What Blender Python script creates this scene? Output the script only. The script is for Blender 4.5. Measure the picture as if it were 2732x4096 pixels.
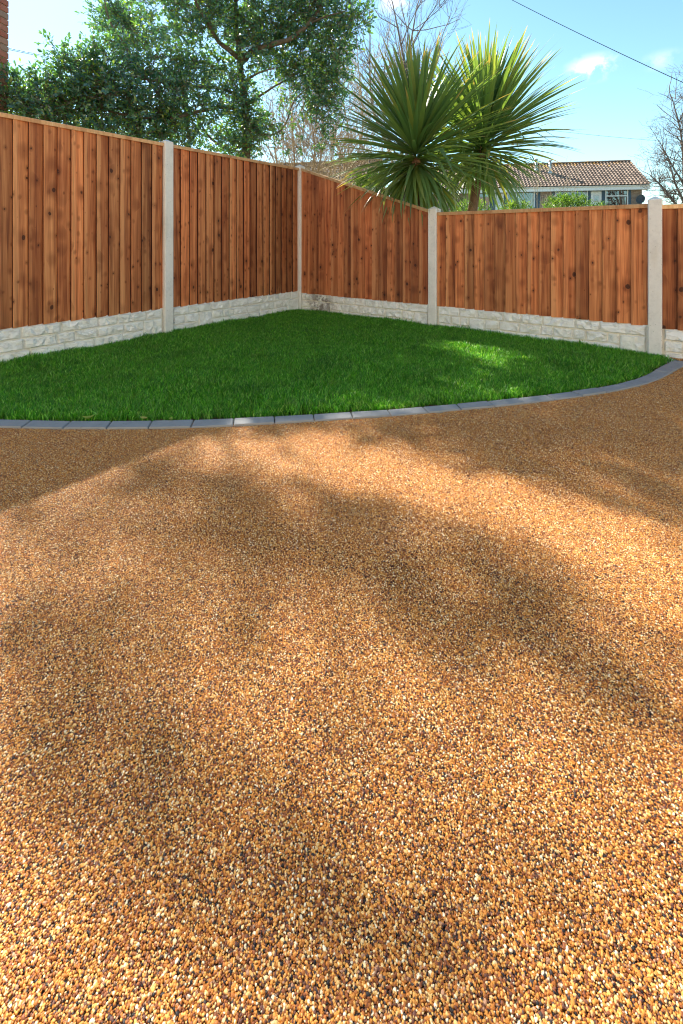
import bpy, math, random
import numpy as np
from mathutils import Vector, Matrix, Quaternion

# ------------------------------------------------------------------ camera, light, exposure
scene = bpy.context.scene
for o in list(bpy.data.objects):
    bpy.data.objects.remove(o)
C = scene.collection
R = math.radians
EYE = 0.918            # camera height above the drive
FPX, YH = 1809.0, 961.0   # focal length and horizon row, in photograph pixels

cam_d = bpy.data.cameras.new('camera')
cam = bpy.data.objects.new('camera', cam_d)
C.objects.link(cam)
cam.location = (0, 0, EYE)
cam.rotation_euler = (R(90), 0, 0)
cam_d.sensor_fit = 'HORIZONTAL'
cam_d.sensor_width = 24.0
cam_d.lens = 24.0 * FPX / 2732.0
cam_d.shift_y = -(2048 - YH) / 2732.0
cam_d.clip_start = 0.05
cam_d.clip_end = 2000
cam_d.dof.use_dof = True
cam_d.dof.focus_distance = 3.2
cam_d.dof.aperture_fstop = 11.0
scene.camera = cam

SUN_AZ, SUN_EL = 36.0, 39.1          # degrees left of the view axis, degrees above the horizon
sun_dir = Vector((-math.sin(R(SUN_AZ)) * math.cos(R(SUN_EL)), math.cos(R(SUN_AZ)) * math.cos(R(SUN_EL)), math.sin(R(SUN_EL))))
sl = bpy.data.lights.new('sun', 'SUN')
sl.energy = 5.0
sl.angle = R(0.75)
sl.color = (1.0, 0.93, 0.80)
sun = bpy.data.objects.new('sun', sl)
C.objects.link(sun)
sun.rotation_euler = sun_dir.to_track_quat('Z', 'Y').to_euler()
sun.location = (-6, 9, 12)

world = bpy.data.worlds.new('World')
scene.world = world
world.use_nodes = True
wt = world.node_tree
wt.nodes.clear()
SKY_STRENGTH = 0.095


def build_world():
    N, L = wt.nodes, wt.links
    out = N.new('ShaderNodeOutputWorld')
    bg = N.new('ShaderNodeBackground')
    sky = N.new('ShaderNodeTexSky')
    sky.sky_type = 'NISHITA'
    sky.sun_disc = False
    sky.sun_elevation = R(SUN_EL)
    sky.sun_rotation = R(-SUN_AZ)
    sky.altitude = 0
    sky.air_density = 1.0
    sky.dust_density = 0.12
    sky.ozone_density = 0.4
    bg.inputs['Strength'].default_value = SKY_STRENGTH
    tint = N.new('ShaderNodeMix'); tint.data_type = 'RGBA'; tint.blend_type = 'MULTIPLY'
    tint.inputs['Factor'].default_value = 1.0
    tint.inputs[7].default_value = (0.84, 1.06, 1.01, 1)
    L.new(sky.outputs[0], tint.inputs[6])
    # a few thin fair-weather clouds
    tc = N.new('ShaderNodeTexCoord')
    no = N.new('ShaderNodeTexNoise')
    no.inputs['Scale'].default_value = 17.0
    no.inputs['Detail'].default_value = 7.0
    no.inputs['Roughness'].default_value = 0.6
    L.new(tc.outputs['Generated'], no.inputs['Vector'])
    acc = None
    for (px, py, rad, amp) in ((2372, 272, 0.046, 0.95), (2650, 240, 0.032, 0.3), (1600, -2, 0.050, 0.8), (700, -600, .2, .6), (4200, 300, .2, .6), (-1500, 200, .2, .5)):
        d = Vector(((px - 1366) / FPX, 1, (YH - py) / FPX)).normalized()
        vm = N.new('ShaderNodeVectorMath'); vm.operation = 'SUBTRACT'
        vm.inputs[1].default_value = d
        L.new(tc.outputs['Generated'], vm.inputs[0])
        sc = N.new('ShaderNodeVectorMath'); sc.operation = 'MULTIPLY'
        sc.inputs[1].default_value = (0.75, 0.75, 1.5)
        L.new(vm.outputs[0], sc.inputs[0])
        ln = N.new('ShaderNodeVectorMath'); ln.operation = 'LENGTH'
        L.new(sc.outputs[0], ln.inputs[0])
        mr = N.new('ShaderNodeMapRange'); mr.interpolation_type = 'SMOOTHSTEP'
        mr.inputs['From Min'].default_value = rad
        mr.inputs['From Max'].default_value = 0.0
        mr.inputs['To Min'].default_value = 0.0
        mr.inputs['To Max'].default_value = amp
        L.new(ln.outputs['Value'], mr.inputs['Value'])
        if acc is None:
            acc = mr.outputs[0]
        else:
            ad = N.new('ShaderNodeMath'); ad.operation = 'MAXIMUM'
            L.new(acc, ad.inputs[0]); L.new(mr.outputs[0], ad.inputs[1])
            acc = ad.outputs[0]
    nr = N.new('ShaderNodeMapRange'); nr.interpolation_type = 'SMOOTHSTEP'
    nr.inputs['From Min'].default_value = 0.43
    nr.inputs['From Max'].default_value = 0.58
    L.new(no.outputs[0], nr.inputs['Value'])
    mu = N.new('ShaderNodeMath'); mu.operation = 'MULTIPLY'
    L.new(acc, mu.inputs[0]); L.new(nr.outputs[0], mu.inputs[1])
    mx = N.new('ShaderNodeMix'); mx.data_type = 'RGBA'
    L.new(mu.outputs[0], mx.inputs['Factor'])
    L.new(tint.outputs[2], mx.inputs[6])
    mx.inputs[7].default_value = (6.2, 6.0, 6.2, 1)
    L.new(mx.outputs[2], bg.inputs[0])
    L.new(bg.outputs[0], out.inputs[0])


build_world()
vs = scene.view_settings
vs.view_transform = 'Standard'
vs.look = 'None'
vs.gamma = 1.0
vs.use_curve_mapping = False
vs.exposure = 1.53
scene.render.film_transparent = False
try:
    scene.cycles.max_bounces = 8
    scene.cycles.filter_width = 1.1
    scene.cycles.transparent_max_bounces = 8
    scene.cycles.caustics_reflective = False
    scene.cycles.caustics_refractive = False
except Exception:
    pass

rng = random.Random(7)
nrs = np.random.RandomState(11)


# ------------------------------------------------------------------ helpers
def at(px, py, Y):
    """world point seen at photograph pixel (px, py) at distance Y along the view axis"""
    return Vector(((px - 1366) / FPX * Y, Y, EYE + (YH - py) / FPX * Y))


def tag(o, label=None, cat=None, group=None, kind=None):
    if label: o['label'] = label
    if cat: o['category'] = cat
    if group: o['group'] = group
    if kind: o['kind'] = kind
    return o


def empty(name, loc=(0, 0, 0), rz=0.0):
    o = bpy.data.objects.new(name, None)
    o.empty_display_size = 0.1
    C.objects.link(o)
    o.location = loc
    o.rotation_euler = (0, 0, rz)
    return o


def mesh(name, verts, faces, smooth=False):
    me = bpy.data.meshes.new(name)
    me.from_pydata([tuple(v) for v in verts], [], faces)
    if smooth:
        me.polygons.foreach_set('use_smooth', [True] * len(me.polygons))
    me.update()
    return me


def obj(name, me, mat=None, parent=None, loc=(0, 0, 0), rot=None):
    o = bpy.data.objects.new(name, me)
    C.objects.link(o)
    if mat is not None and not me.materials:
        me.materials.append(mat)
    if parent is not None:
        o.parent = parent
    o.location = loc
    if rot is not None:
        o.rotation_euler = rot
    return o


class MB:
    """collects vertices and faces of one mesh"""
    def __init__(self):
        self.v = []; self.f = []

    def add(self, vs_, fs):
        b = len(self.v)
        self.v += [tuple(p) for p in vs_]
        self.f += [tuple(i + b for i in q) for q in fs]
        return self

    def box(self, x0, x1, y0, y1, z0, z1):
        return self.add([(x0, y0, z0), (x1, y0, z0), (x1, y1, z0), (x0, y1, z0), (x0, y0, z1), (x1, y0, z1), (x1, y1, z1), (x0, y1, z1)],
                        [(0, 3, 2, 1), (4, 5, 6, 7), (0, 1, 5, 4), (1, 2, 6, 5), (2, 3, 7, 6), (3, 0, 4, 7)])

    def bbox(self, x0, x1, y0, y1, z0, z1, b):
        """box with its edges chamfered by b"""
        vs_, idx = [], {}
        for sx in (0, 1):
            for sy in (0, 1):
                for sz in (0, 1):
                    X, Y, Z = (x0, x1)[sx], (y0, y1)[sy], (z0, z1)[sz]
                    ix, iy, iz = (b, -b)[sx], (b, -b)[sy], (b, -b)[sz]
                    for k, p in enumerate(((X, Y + iy, Z + iz), (X + ix, Y, Z + iz), (X + ix, Y + iy, Z))):
                        idx[(sx, sy, sz, k)] = len(vs_); vs_.append(p)
        F = []
        def q(*k): F.append(tuple(idx[i] for i in k))
        for s in (0, 1):
            q((s, 0, 0, 0), (s, 1, 0, 0), (s, 1, 1, 0), (s, 0, 1, 0))
            q((0, s, 0, 1), (1, s, 0, 1), (1, s, 1, 1), (0, s, 1, 1))
            q((0, 0, s, 2), (1, 0, s, 2), (1, 1, s, 2), (0, 1, s, 2))
        for a in (0, 1):
            for c in (0, 1):
                q((0, a, c, 1), (1, a, c, 1), (1, a, c, 2), (0, a, c, 2))
                q((a, 0, c, 0), (a, 1, c, 0), (a, 1, c, 2), (a, 0, c, 2))
                q((a, c, 0, 0), (a, c, 1, 0), (a, c, 1, 1), (a, c, 0, 1))
                for e in (0, 1):
                    q((a, c, e, 0), (a, c, e, 1), (a, c, e, 2))
        return self.add(vs_, F)

    def tube(self, pts, radii, n=6, cap=True):
        b = len(self.v)
        pts = [Vector(p) for p in pts]
        up = Vector((0.31, 0.2, 0.93))
        m = len(pts)
        for i, p in enumerate(pts):
            t = (pts[min(i + 1, m - 1)] - pts[max(i - 1, 0)])
            if t.length < 1e-9: t = Vector((0, 0, 1))
            t.normalize()
            s = t.cross(up)
            if s.length < 1e-3: s = t.cross(Vector((1, 0, 0)))
            s.normalize(); w = s.cross(t)
            r = radii[i] if hasattr(radii, '__len__') else radii
            for k in range(n):
                a = 2 * math.pi * k / n
                self.v.append(tuple(p + s * (r * math.cos(a)) + w * (r * math.sin(a))))
        for i in range(m - 1):
            for k in range(n):
                k2 = (k + 1) % n
                self.f.append((b + i * n + k, b + i * n + k2, b + (i + 1) * n + k2, b + (i + 1) * n + k))
        if cap:
            self.f.append(tuple(b + k for k in range(n))[::-1])
            self.f.append(tuple(b + (m - 1) * n + k for k in range(n)))
        return self

    def prism(self, poly, y0, y1):
        """polygon in x,z pushed from y0 to y1"""
        n = len(poly)
        vs_ = [(x, y0, z) for x, z in poly] + [(x, y1, z) for x, z in poly]
        F = [tuple(range(n)), tuple(range(n, 2 * n))[::-1]]
        for i in range(n):
            j = (i + 1) % n
            F.append((j, i, n + i, n + j))
        return self.add(vs_, F)

    def mesh(self, name, smooth=False):
        me = mesh(name, self.v, self.f, smooth)
        return me

    def build(self, name, mat, parent=None, smooth=False, loc=(0, 0, 0), rot=None):
        return obj(name, self.mesh(name, smooth), mat, parent, loc, rot)


# ------------------------------------------------------------------ materials
def newmat(name):
    m = bpy.data.materials.new(name)
    m.use_nodes = True
    nt = m.node_tree
    return m, nt.nodes, nt.links, nt.nodes['Principled BSDF']


def node(N, t, **kw):
    n = N.new(t)
    for k, v in kw.items():
        setattr(n, k, v)
    return n


def ramp(N, stops, interp='LINEAR'):
    r = N.new('ShaderNodeValToRGB')
    cr = r.color_ramp
    cr.interpolation = interp
    while len(cr.elements) < len(stops): cr.elements.new(0.5)
    for e, (p, c) in zip(cr.elements, stops):
        e.position = p
        e.color = (c[0], c[1], c[2], 1)
    return r


def math_(N, L, op, a, b=None, clamp=False):
    n = N.new('ShaderNodeMath'); n.operation = op; n.use_clamp = clamp
    for i, v in enumerate((a, b)):
        if v is None: continue
        if isinstance(v, (int, float)): n.inputs[i].default_value = v
        else: L.new(v, n.inputs[i])
    return n.outputs[0]


def mixc(N, L, blend, fac, a, b):
    n = N.new('ShaderNodeMix'); n.data_type = 'RGBA'; n.blend_type = blend
    for i, v in ((0, fac), (6, a), (7, b)):
        if isinstance(v, (int, float)): n.inputs[i].default_value = v
        elif isinstance(v, tuple): n.inputs[i].default_value = (v[0], v[1], v[2], 1)
        else: L.new(v, n.inputs[i])
    return n.outputs[2]


def mapr(N, L, v, a, b, c=0.0, d=1.0, smooth=True):
    n = N.new('ShaderNodeMapRange')
    if smooth: n.interpolation_type = 'SMOOTHSTEP'
    n.inputs['From Min'].default_value = a; n.inputs['From Max'].default_value = b
    n.inputs['To Min'].default_value = c; n.inputs['To Max'].default_value = d
    L.new(v, n.inputs['Value'])
    return n.outputs[0]


def noise(N, L, vec, scale, detail=3.0, rough=0.55, dist=0.0):
    n = N.new('ShaderNodeTexNoise')
    n.inputs['Scale'].default_value = scale
    n.inputs['Detail'].default_value = detail
    n.inputs['Roughness'].default_value = rough
    n.inputs['Distortion'].default_value = dist
    if vec is not None: L.new(vec, n.inputs['Vector'])
    return n.outputs[0]


def bump(N, L, h, strength, dist, normal=None):
    n = N.new('ShaderNodeBump')
    n.inputs['Strength'].default_value = strength
    n.inputs['Distance'].default_value = dist
    L.new(h, n.inputs['Height'])
    if normal is not None: L.new(normal, n.inputs['Normal'])
    return n.outputs[0]


def vscale(N, L, vec, s):
    n = N.new('ShaderNodeVectorMath'); n.operation = 'MULTIPLY'
    L.new(vec, n.inputs[0]); n.inputs[1].default_value = s
    return n.outputs[0]


def offset_coords(N, L, amount=(37.0, 11.0, 91.0)):
    """object coordinates shifted by a random amount for each object"""
    tc = N.new('ShaderNodeTexCoord'); oi = N.new('ShaderNodeObjectInfo')
    cm = N.new('ShaderNodeCombineXYZ')
    for i, k in enumerate(amount):
        L.new(math_(N, L, 'MULTIPLY', oi.outputs['Random'], k), cm.inputs[i])
    ad = N.new('ShaderNodeVectorMath'); ad.operation = 'ADD'
    L.new(tc.outputs['Object'], ad.inputs[0]); L.new(cm.outputs[0], ad.inputs[1])
    return ad.outputs[0], oi, tc


def mat_board(name, light, mid, dark, knot, knots=True, rough=0.72):
    m, N, L, B = newmat(name)
    co, oi, tc = offset_coords(N, L)
    fine = noise(N, L, vscale(N, L, co, (260, 40, 3.0)), 1.0, 2.0)
    coarse = noise(N, L, vscale(N, L, co, (38, 10, 1.1)), 1.0, 3.0, 0.6, 0.6)
    stain = noise(N, L, vscale(N, L, co, (7, 2, 2.3)), 1.0, 2.0)
    g = math_(N, L, 'ADD', math_(N, L, 'MULTIPLY', coarse, 0.62), math_(N, L, 'MULTIPLY', fine, 0.38))
    c = ramp(N, [(0.34, dark), (0.50, mid), (0.66, light)]); L.new(g, c.inputs[0])
    col = c.outputs[0]
    # overall tone of each board and cloudy uptake of the stain
    tone = mapr(N, L, oi.outputs['Random'], 0, 1, 0.60, 1.24, False)
    col = mixc(N, L, 'MULTIPLY', 1.0, col, tone)
    rnd2 = math_(N, L, 'FRACT', math_(N, L, 'MULTIPLY', oi.outputs['Random'], 17.31))
    warm = mixc(N, L, 'MIX', rnd2, (1.06, 0.92, 0.84), (1.0, 1.02, 1.0))
    col = mixc(N, L, 'MULTIPLY', 1.0, col, warm)
    col = mixc(N, L, 'MULTIPLY', mapr(N, L, stain, 0.48, 0.72, 0.0, 0.62), col, (0.60, 0.46, 0.42))
    h = math_(N, L, 'MULTIPLY', fine, 0.6)
    if knots:
        # pale sapwood along one edge of some boards
        sx_ = N.new('ShaderNodeSeparateXYZ'); L.new(tc.outputs['Object'], sx_.inputs[0])
        wav = math_(N, L, 'ADD', sx_.outputs[0], math_(N, L, 'MULTIPLY', noise(N, L, vscale(N, L, co, (8, 2, 2.0)), 1.0, 2.0), 0.05))
        sap = math_(N, L, 'MULTIPLY', mapr(N, L, wav, 0.066, 0.048, 0.0, 0.75), mapr(N, L, math_(N, L, 'FRACT', math_(N, L, 'MULTIPLY', oi.outputs['Random'], 7.77)), 0.35, 0.8))
        col = mixc(N, L, 'MIX', sap, col, mixc(N, L, 'MULTIPLY', 1.0, light, mapr(N, L, fine, 0.2, 0.8, 0.72, 1.1)))
        wob = N.new('ShaderNodeTexNoise'); wob.inputs['Scale'].default_value = 14.0
        L.new(co, wob.inputs['Vector'])
        wv = N.new('ShaderNodeVectorMath'); wv.operation = 'MULTIPLY_ADD'
        L.new(wob.outputs['Color'], wv.inputs[0]); wv.inputs[1].default_value = (0.022, 0, 0.022)
        L.new(co, wv.inputs[2])
        for (sx, sz, rad, halo, seed, lo) in ((9.5, 6.6, 0.175, 0.52, 0.0, 0.05), (19.0, 13.0, 0.15, 0.36, 3.7, 0.34)):
            mp = N.new('ShaderNodeVectorMath'); mp.operation = 'MULTIPLY_ADD'
            L.new(wv.outputs[0], mp.inputs[0]); mp.inputs[1].default_value = (sx, 0.0, sz)
            mp.inputs[2].default_value = (seed, 0.5, seed * 1.7)
            vo = N.new('ShaderNodeTexVoronoi'); vo.feature = 'F1'
            vo.inputs['Scale'].default_value = 1.0
            vo.inputs['Randomness'].default_value = 0.9
            L.new(mp.outputs[0], vo.inputs['Vector'])
            sep = N.new('ShaderNodeSeparateColor'); L.new(vo.outputs['Color'], sep.inputs[0])
            size = mapr(N, L, sep.outputs[0], lo, 0.9, 0.0, 1.0, False)
            rel = math_(N, L, 'DIVIDE', vo.outputs['Distance'], math_(N, L, 'MAXIMUM', size, 0.001))
            ha = mapr(N, L, rel, halo * 1.25, rad, 0.0, 0.60)
            col = mixc(N, L, 'MULTIPLY', ha, col, (0.46, 0.36, 0.32))
            rings = math_(N, L, 'SINE', math_(N, L, 'MULTIPLY', rel, 95.0))
            rings = mapr(N, L, rings, -1, 1, 0.62, 1.0)
            ko = mapr(N, L, rel, rad, rad * 0.62, 0.0, 0.88)
            kc = mixc(N, L, 'MULTIPLY', 1.0, knot, rings)
            col = mixc(N, L, 'MIX', ko, col, kc)
            h = math_(N, L, 'SUBTRACT', h, math_(N, L, 'MULTIPLY', ko, 0.5))
        # drying splits
        sp = noise(N, L, vscale(N, L, co, (75, 5, 1.6)), 1.0, 1.0)
        spl = mapr(N, L, sp, 0.795, 0.815, 0.0, 0.9)
        col = mixc(N, L, 'MIX', spl, col, (0.025, 0.011, 0.006))
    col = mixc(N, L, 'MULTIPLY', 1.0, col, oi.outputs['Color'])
    L.new(col, B.inputs['Base Color'])
    B.inputs['Roughness'].default_value = rough
    B.inputs['Specular IOR Level'].default_value = 0.35
    L.new(bump(N, L, h, 0.55, 0.0016), B.inputs['Normal'])
    return m


def mat_concrete(name, base, stain_c, pits=True):
    m, N, L, B = newmat(name)
    co, oi, tc = offset_coords(N, L)
    a = noise(N, L, co, 7.0, 5.0, 0.6)
    b = noise(N, L, co, 42.0, 4.0, 0.6)
    v = noise(N, L, vscale(N, L, co, (9, 9, 1.6)), 1.0, 4.0, 0.6)
    c = ramp(N, [(0.25, tuple(x * 0.80 for x in base)), (0.5, base), (0.78, tuple(min(1, x * 1.1) for x in base))])
    L.new(math_(N, L, 'ADD', math_(N, L, 'MULTIPLY', a, 0.6), math_(N, L, 'MULTIPLY', b, 0.4)), c.inputs[0])
    col = mixc(N, L, 'MIX', mapr(N, L, v, 0.52, 0.80, 0, 0.45), c.outputs[0], stain_c)
    h = b
    if pits:
        vo = N.new('ShaderNodeTexVoronoi'); vo.inputs['Scale'].default_value = 55.0
        L.new(co, vo.inputs['Vector'])
        sep = N.new('ShaderNodeSeparateColor'); L.new(vo.outputs['Color'], sep.inputs[0])
        big = math_(N, L, 'GREATER_THAN', sep.outputs[0], 0.80)
        pit = math_(N, L, 'MULTIPLY', mapr(N, L, vo.outputs['Distance'], 0.22, 0.12), big)
        col = mixc(N, L, 'MULTIPLY', math_(N, L, 'MULTIPLY', pit, 0.55), col, (0.45, 0.40, 0.36))
        h = math_(N, L, 'SUBTRACT', math_(N, L, 'MULTIPLY', b, 0.5), pit)
    L.new(col, B.inputs['Base Color'])
    B.inputs['Roughness'].default_value = 0.85
    B.inputs['Specular IOR Level'].default_value = 0.3
    L.new(bump(N, L, h, 0.5, 0.002), B.inputs['Normal'])
    return m


def mat_plain(name, col, rough=0.6, spec=0.4, metal=0.0, var=0.12, scale=6.0, bmp=0.0):
    m, N, L, B = newmat(name)
    tc = N.new('ShaderNodeTexCoord')
    n1 = noise(N, L, tc.outputs['Object'], scale, 4.0)
    c = ramp(N, [(0.3, tuple(x * (1 - var) for x in col)), (0.7, tuple(min(1, x * (1 + var)) for x in col))])
    L.new(n1, c.inputs[0]); L.new(c.outputs[0], B.inputs['Base Color'])
    B.inputs['Roughness'].default_value = rough
    B.inputs['Specular IOR Level'].default_value = spec
    B.inputs['Metallic'].default_value = metal
    if bmp:
        L.new(bump(N, L, noise(N, L, tc.outputs['Object'], scale * 8, 4.0), bmp, 0.004), B.inputs['Normal'])
    return m


def mat_leaf(name, stops, trans, rough=0.4, spec=0.5, tmix=0.35, per='island', coat=0.0, tip=None):
    """thin leaf: glossy top plus light passing through"""
    m, N, L, B = newmat(name)
    if per == 'island':
        g = N.new('ShaderNodeNewGeometry'); rnd = g.outputs['Random Per Island']
    else:
        g = N.new('ShaderNodeObjectInfo'); rnd = g.outputs['Random']
    c = ramp(N, stops); L.new(rnd, c.inputs[0])
    col = c.outputs[0]
    if tip:                                   # withered end of a strap leaf (local x runs 0..1 along it)
        tc = N.new('ShaderNodeTexCoord'); sx = N.new('ShaderNodeSeparateXYZ')
        L.new(tc.outputs['Object'], sx.inputs[0])
        far = math_(N, L, 'SUBTRACT', 0.97, math_(N, L, 'MULTIPLY', rnd, 0.14))
        k = mapr(N, L, math_(N, L, 'SUBTRACT', sx.outputs[0], far), -0.05, 0.03, 0.0, 0.85)
        col = mixc(N, L, 'MIX', k, col, tip)
    L.new(col, B.inputs['Base Color'])
    B.inputs['Roughness'].default_value = rough
    B.inputs['Specular IOR Level'].default_value = spec
    B.inputs['Coat Weight'].default_value = coat
    B.inputs['Coat Roughness'].default_value = 0.18
    t = N.new('ShaderNodeBsdfTranslucent')
    tcx = mixc(N, L, 'MULTIPLY', 1.0, col, trans)
    L.new(tcx, t.inputs['Color'])
    mx = N.new('ShaderNodeMixShader'); mx.inputs[0].default_value = tmix
    L.new(B.outputs[0], mx.inputs[1]); L.new(t.outputs[0], mx.inputs[2])
    L.new(mx.outputs[0], N['Material Output'].inputs['Surface'])
    return m


def mat_bark(name, a, b, scale=18.0):
    m, N, L, B = newmat(name)
    tc = N.new('ShaderNodeTexCoord')
    n1 = noise(N, L, vscale(N, L, tc.outputs['Object'], (1, 1, 0.35)), scale, 6.0, 0.65)
    c = ramp(N, [(0.32, a), (0.68, b)]); L.new(n1, c.inputs[0])
    L.new(c.outputs[0], B.inputs['Base Color'])
    B.inputs['Roughness'].default_value = 0.9
    L.new(bump(N, L, n1, 0.8, 0.01), B.inputs['Normal'])
    return m


M = {}
M['board'] = mat_board('fence_board_wood', (0.72, 0.335, 0.145), (0.52, 0.195, 0.074), (0.22, 0.064, 0.027), (0.052, 0.017, 0.010))
M['board_edge'] = mat_plain('shaded_board_edge', (0.060, 0.022, 0.016), 0.85, 0.2, var=0.3, scale=20)  # shade between lapped boards, painted as a darker edge colour
M['cap'] = mat_board('capping_wood', (0.78, 0.53, 0.30), (0.70, 0.44, 0.22), (0.58, 0.32, 0.14), (0.20, 0.08, 0.03), knots=False)
M['rail'] = mat_board('rail_wood', (0.45, 0.22, 0.09), (0.36, 0.16, 0.06), (0.24, 0.09, 0.03), (0.1, 0.04, 0.02), knots=False)
M['post'] = mat_concrete('post_concrete', (0.78, 0.745, 0.70), (0.62, 0.55, 0.45))
M['gboard'] = mat_concrete('gravel_board_concrete', (0.84, 0.79, 0.71), (0.70, 0.61, 0.50))
M['paver'] = mat_concrete('charcoal_paver', (0.285, 0.28, 0.278), (0.40, 0.37, 0.34))


def mat_stone():
    m, N, L, B = newmat('rock_faced_stone')
    co, oi, tc = offset_coords(N, L)
    a = noise(N, L, co, 12.0, 6.0, 0.65)
    b = noise(N, L, co, 60.0, 4.0, 0.6)
    c = ramp(N, [(0.22, (0.70, 0.65, 0.57)), (0.38, (0.88, 0.845, 0.79)), (0.72, (0.93, 0.91, 0.87))])
    L.new(math_(N, L, 'ADD', math_(N, L, 'MULTIPLY', a, 0.7), math_(N, L, 'MULTIPLY', b, 0.3)), c.inputs[0])
    col = c.outputs[0]
    s = noise(N, L, co, 5.0, 5.0, 0.7)
    col = mixc(N, L, 'MIX', mapr(N, L, s, 0.62, 0.82, 0, 0.40), col, (0.46, 0.38, 0.29))
    fr = noise(N, L, vscale(N, L, co, (9, 9, 22)), 1.0, 6.0, 0.6, 0.8)
    crack = mapr(N, L, math_(N, L, 'ABSOLUTE', math_(N, L, 'SUBTRACT', fr, 0.5)), 0.026, 0.0, 0.0, 0.22)
    col = mixc(N, L, 'MULTIPLY', crack, col, (0.62, 0.55, 0.46))
    # dirt splashed on the stones where the sloping panel meets the corner
    g = N.new('ShaderNodeNewGeometry')
    cm = node(N, 'ShaderNodeVectorMath', operation='DISTANCE')
    L.new(g.outputs['Position'], cm.inputs[0]); cm.inputs[1].default_value = (-0.28, 5.70, 0.10)
    d = math_(N, L, 'MULTIPLY', mapr(N, L, cm.outputs['Value'], 0.34, 0.06), mapr(N, L, noise(N, L, g.outputs['Position'], 11.0, 5.0, 0.7), 0.40, 0.60))
    col = mixc(N, L, 'MIX', math_(N, L, 'MULTIPLY', d, 0.85), col, (0.16, 0.115, 0.085))
    L.new(col, B.inputs['Base Color'])
    B.inputs['Roughness'].default_value = 0.88
    B.inputs['Specular IOR Level'].default_value = 0.25
    L.new(bump(N, L, math_(N, L, 'SUBTRACT', math_(N, L, 'ADD', a, math_(N, L, 'MULTIPLY', b, 0.35)), math_(N, L, 'MULTIPLY', crack, 0.6)), 1.0, 0.012), B.inputs['Normal'])
    return m


M['stone'] = mat_stone()


def mat_pebble():
    m, N, L, B = newmat('resin_bound_pebble')
    oi = N.new('ShaderNodeObjectInfo')
    pal = [(0.00, (0.022, 0.020, 0.026)), (0.045, (0.060, 0.046, 0.050)), (0.075, (0.120, 0.050, 0.042)), (0.16, (0.230, 0.076, 0.036)),
           (0.28, (0.360, 0.122, 0.034)), (0.41, (0.500, 0.190, 0.044)), (0.56, (0.610, 0.270, 0.066)), (0.69, (0.680, 0.350, 0.105)),
           (0.79, (0.700, 0.440, 0.190)), (0.865, (0.440, 0.235, 0.155)), (0.91, (0.780, 0.580, 0.340)), (0.96, (0.820, 0.720, 0.570))]
    c = ramp(N, pal, 'CONSTANT')
    gm = N.new('ShaderNodeNewGeometry')
    rnd = math_(N, L, 'FRACT', math_(N, L, 'ADD', gm.outputs['Random Per Island'], oi.outputs['Random']))
    L.new(rnd, c.inputs[0])
    tc = N.new('ShaderNodeTexCoord')
    r2 = math_(N, L, 'FRACT', math_(N, L, 'MULTIPLY', rnd, 131.7))
    col = mixc(N, L, 'MULTIPLY', 1.0, c.outputs[0], mapr(N, L, r2, 0, 1, 0.78, 1.18, False))
    n1 = noise(N, L, gm.outputs['Position'], 420.0, 3.0)
    col = mixc(N, L, 'MULTIPLY', mapr(N, L, n1, 0.45, 0.7, 0, 0.5), col, (0.68, 0.60, 0.54))
    col = mixc(N, L, 'MULTIPLY', 1.0, col, (1.12, 1.09, 0.94))
    L.new(col, B.inputs['Base Color'])
    B.inputs['Roughness'].default_value = 0.5
    B.inputs['Specular IOR Level'].default_value = 0.15
    return m


M['pebble'] = mat_pebble()


def mat_drive():
    m, N, L, B = newmat('resin_bound_gravel_sheet')
    tc = N.new('ShaderNodeTexCoord')
    vo = N.new('ShaderNodeTexVoronoi'); vo.inputs['Scale'].default_value = 150.0
    L.new(tc.outputs['Object'], vo.inputs['Vector'])
    sep = N.new('ShaderNodeSeparateColor'); L.new(vo.outputs['Color'], sep.inputs[0])
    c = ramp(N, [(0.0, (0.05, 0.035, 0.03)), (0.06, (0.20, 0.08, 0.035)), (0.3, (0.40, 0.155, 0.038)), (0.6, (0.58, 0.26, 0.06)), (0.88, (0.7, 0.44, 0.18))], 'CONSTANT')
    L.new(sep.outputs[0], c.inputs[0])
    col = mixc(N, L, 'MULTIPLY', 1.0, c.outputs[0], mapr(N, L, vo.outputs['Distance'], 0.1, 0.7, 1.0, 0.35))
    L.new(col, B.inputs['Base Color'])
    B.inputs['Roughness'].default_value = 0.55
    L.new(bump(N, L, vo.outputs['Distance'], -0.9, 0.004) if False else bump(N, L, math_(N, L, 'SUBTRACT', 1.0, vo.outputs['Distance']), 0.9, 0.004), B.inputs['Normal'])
    return m


M['drive'] = mat_drive()
M['soil'] = mat_plain('lawn_soil', (0.12, 0.075, 0.040), 0.95, 0.1, var=0.5, scale=30, bmp=0.8)
M['earth'] = mat_plain('garden_earth', (0.22, 0.20, 0.12), 0.95, 0.1, var=0.4, scale=0.8, bmp=0.6)
M['holly'] = mat_leaf('holly_leaf', [(0.0, (0.036, 0.105, 0.098)), (0.45, (0.060, 0.155, 0.125)), (0.75, (0.090, 0.205, 0.100)), (1.0, (0.20, 0.29, 0.055))], (2.8, 2.8, 0.5), 0.27, 1.0, 0.32, coat=0.6)


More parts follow.
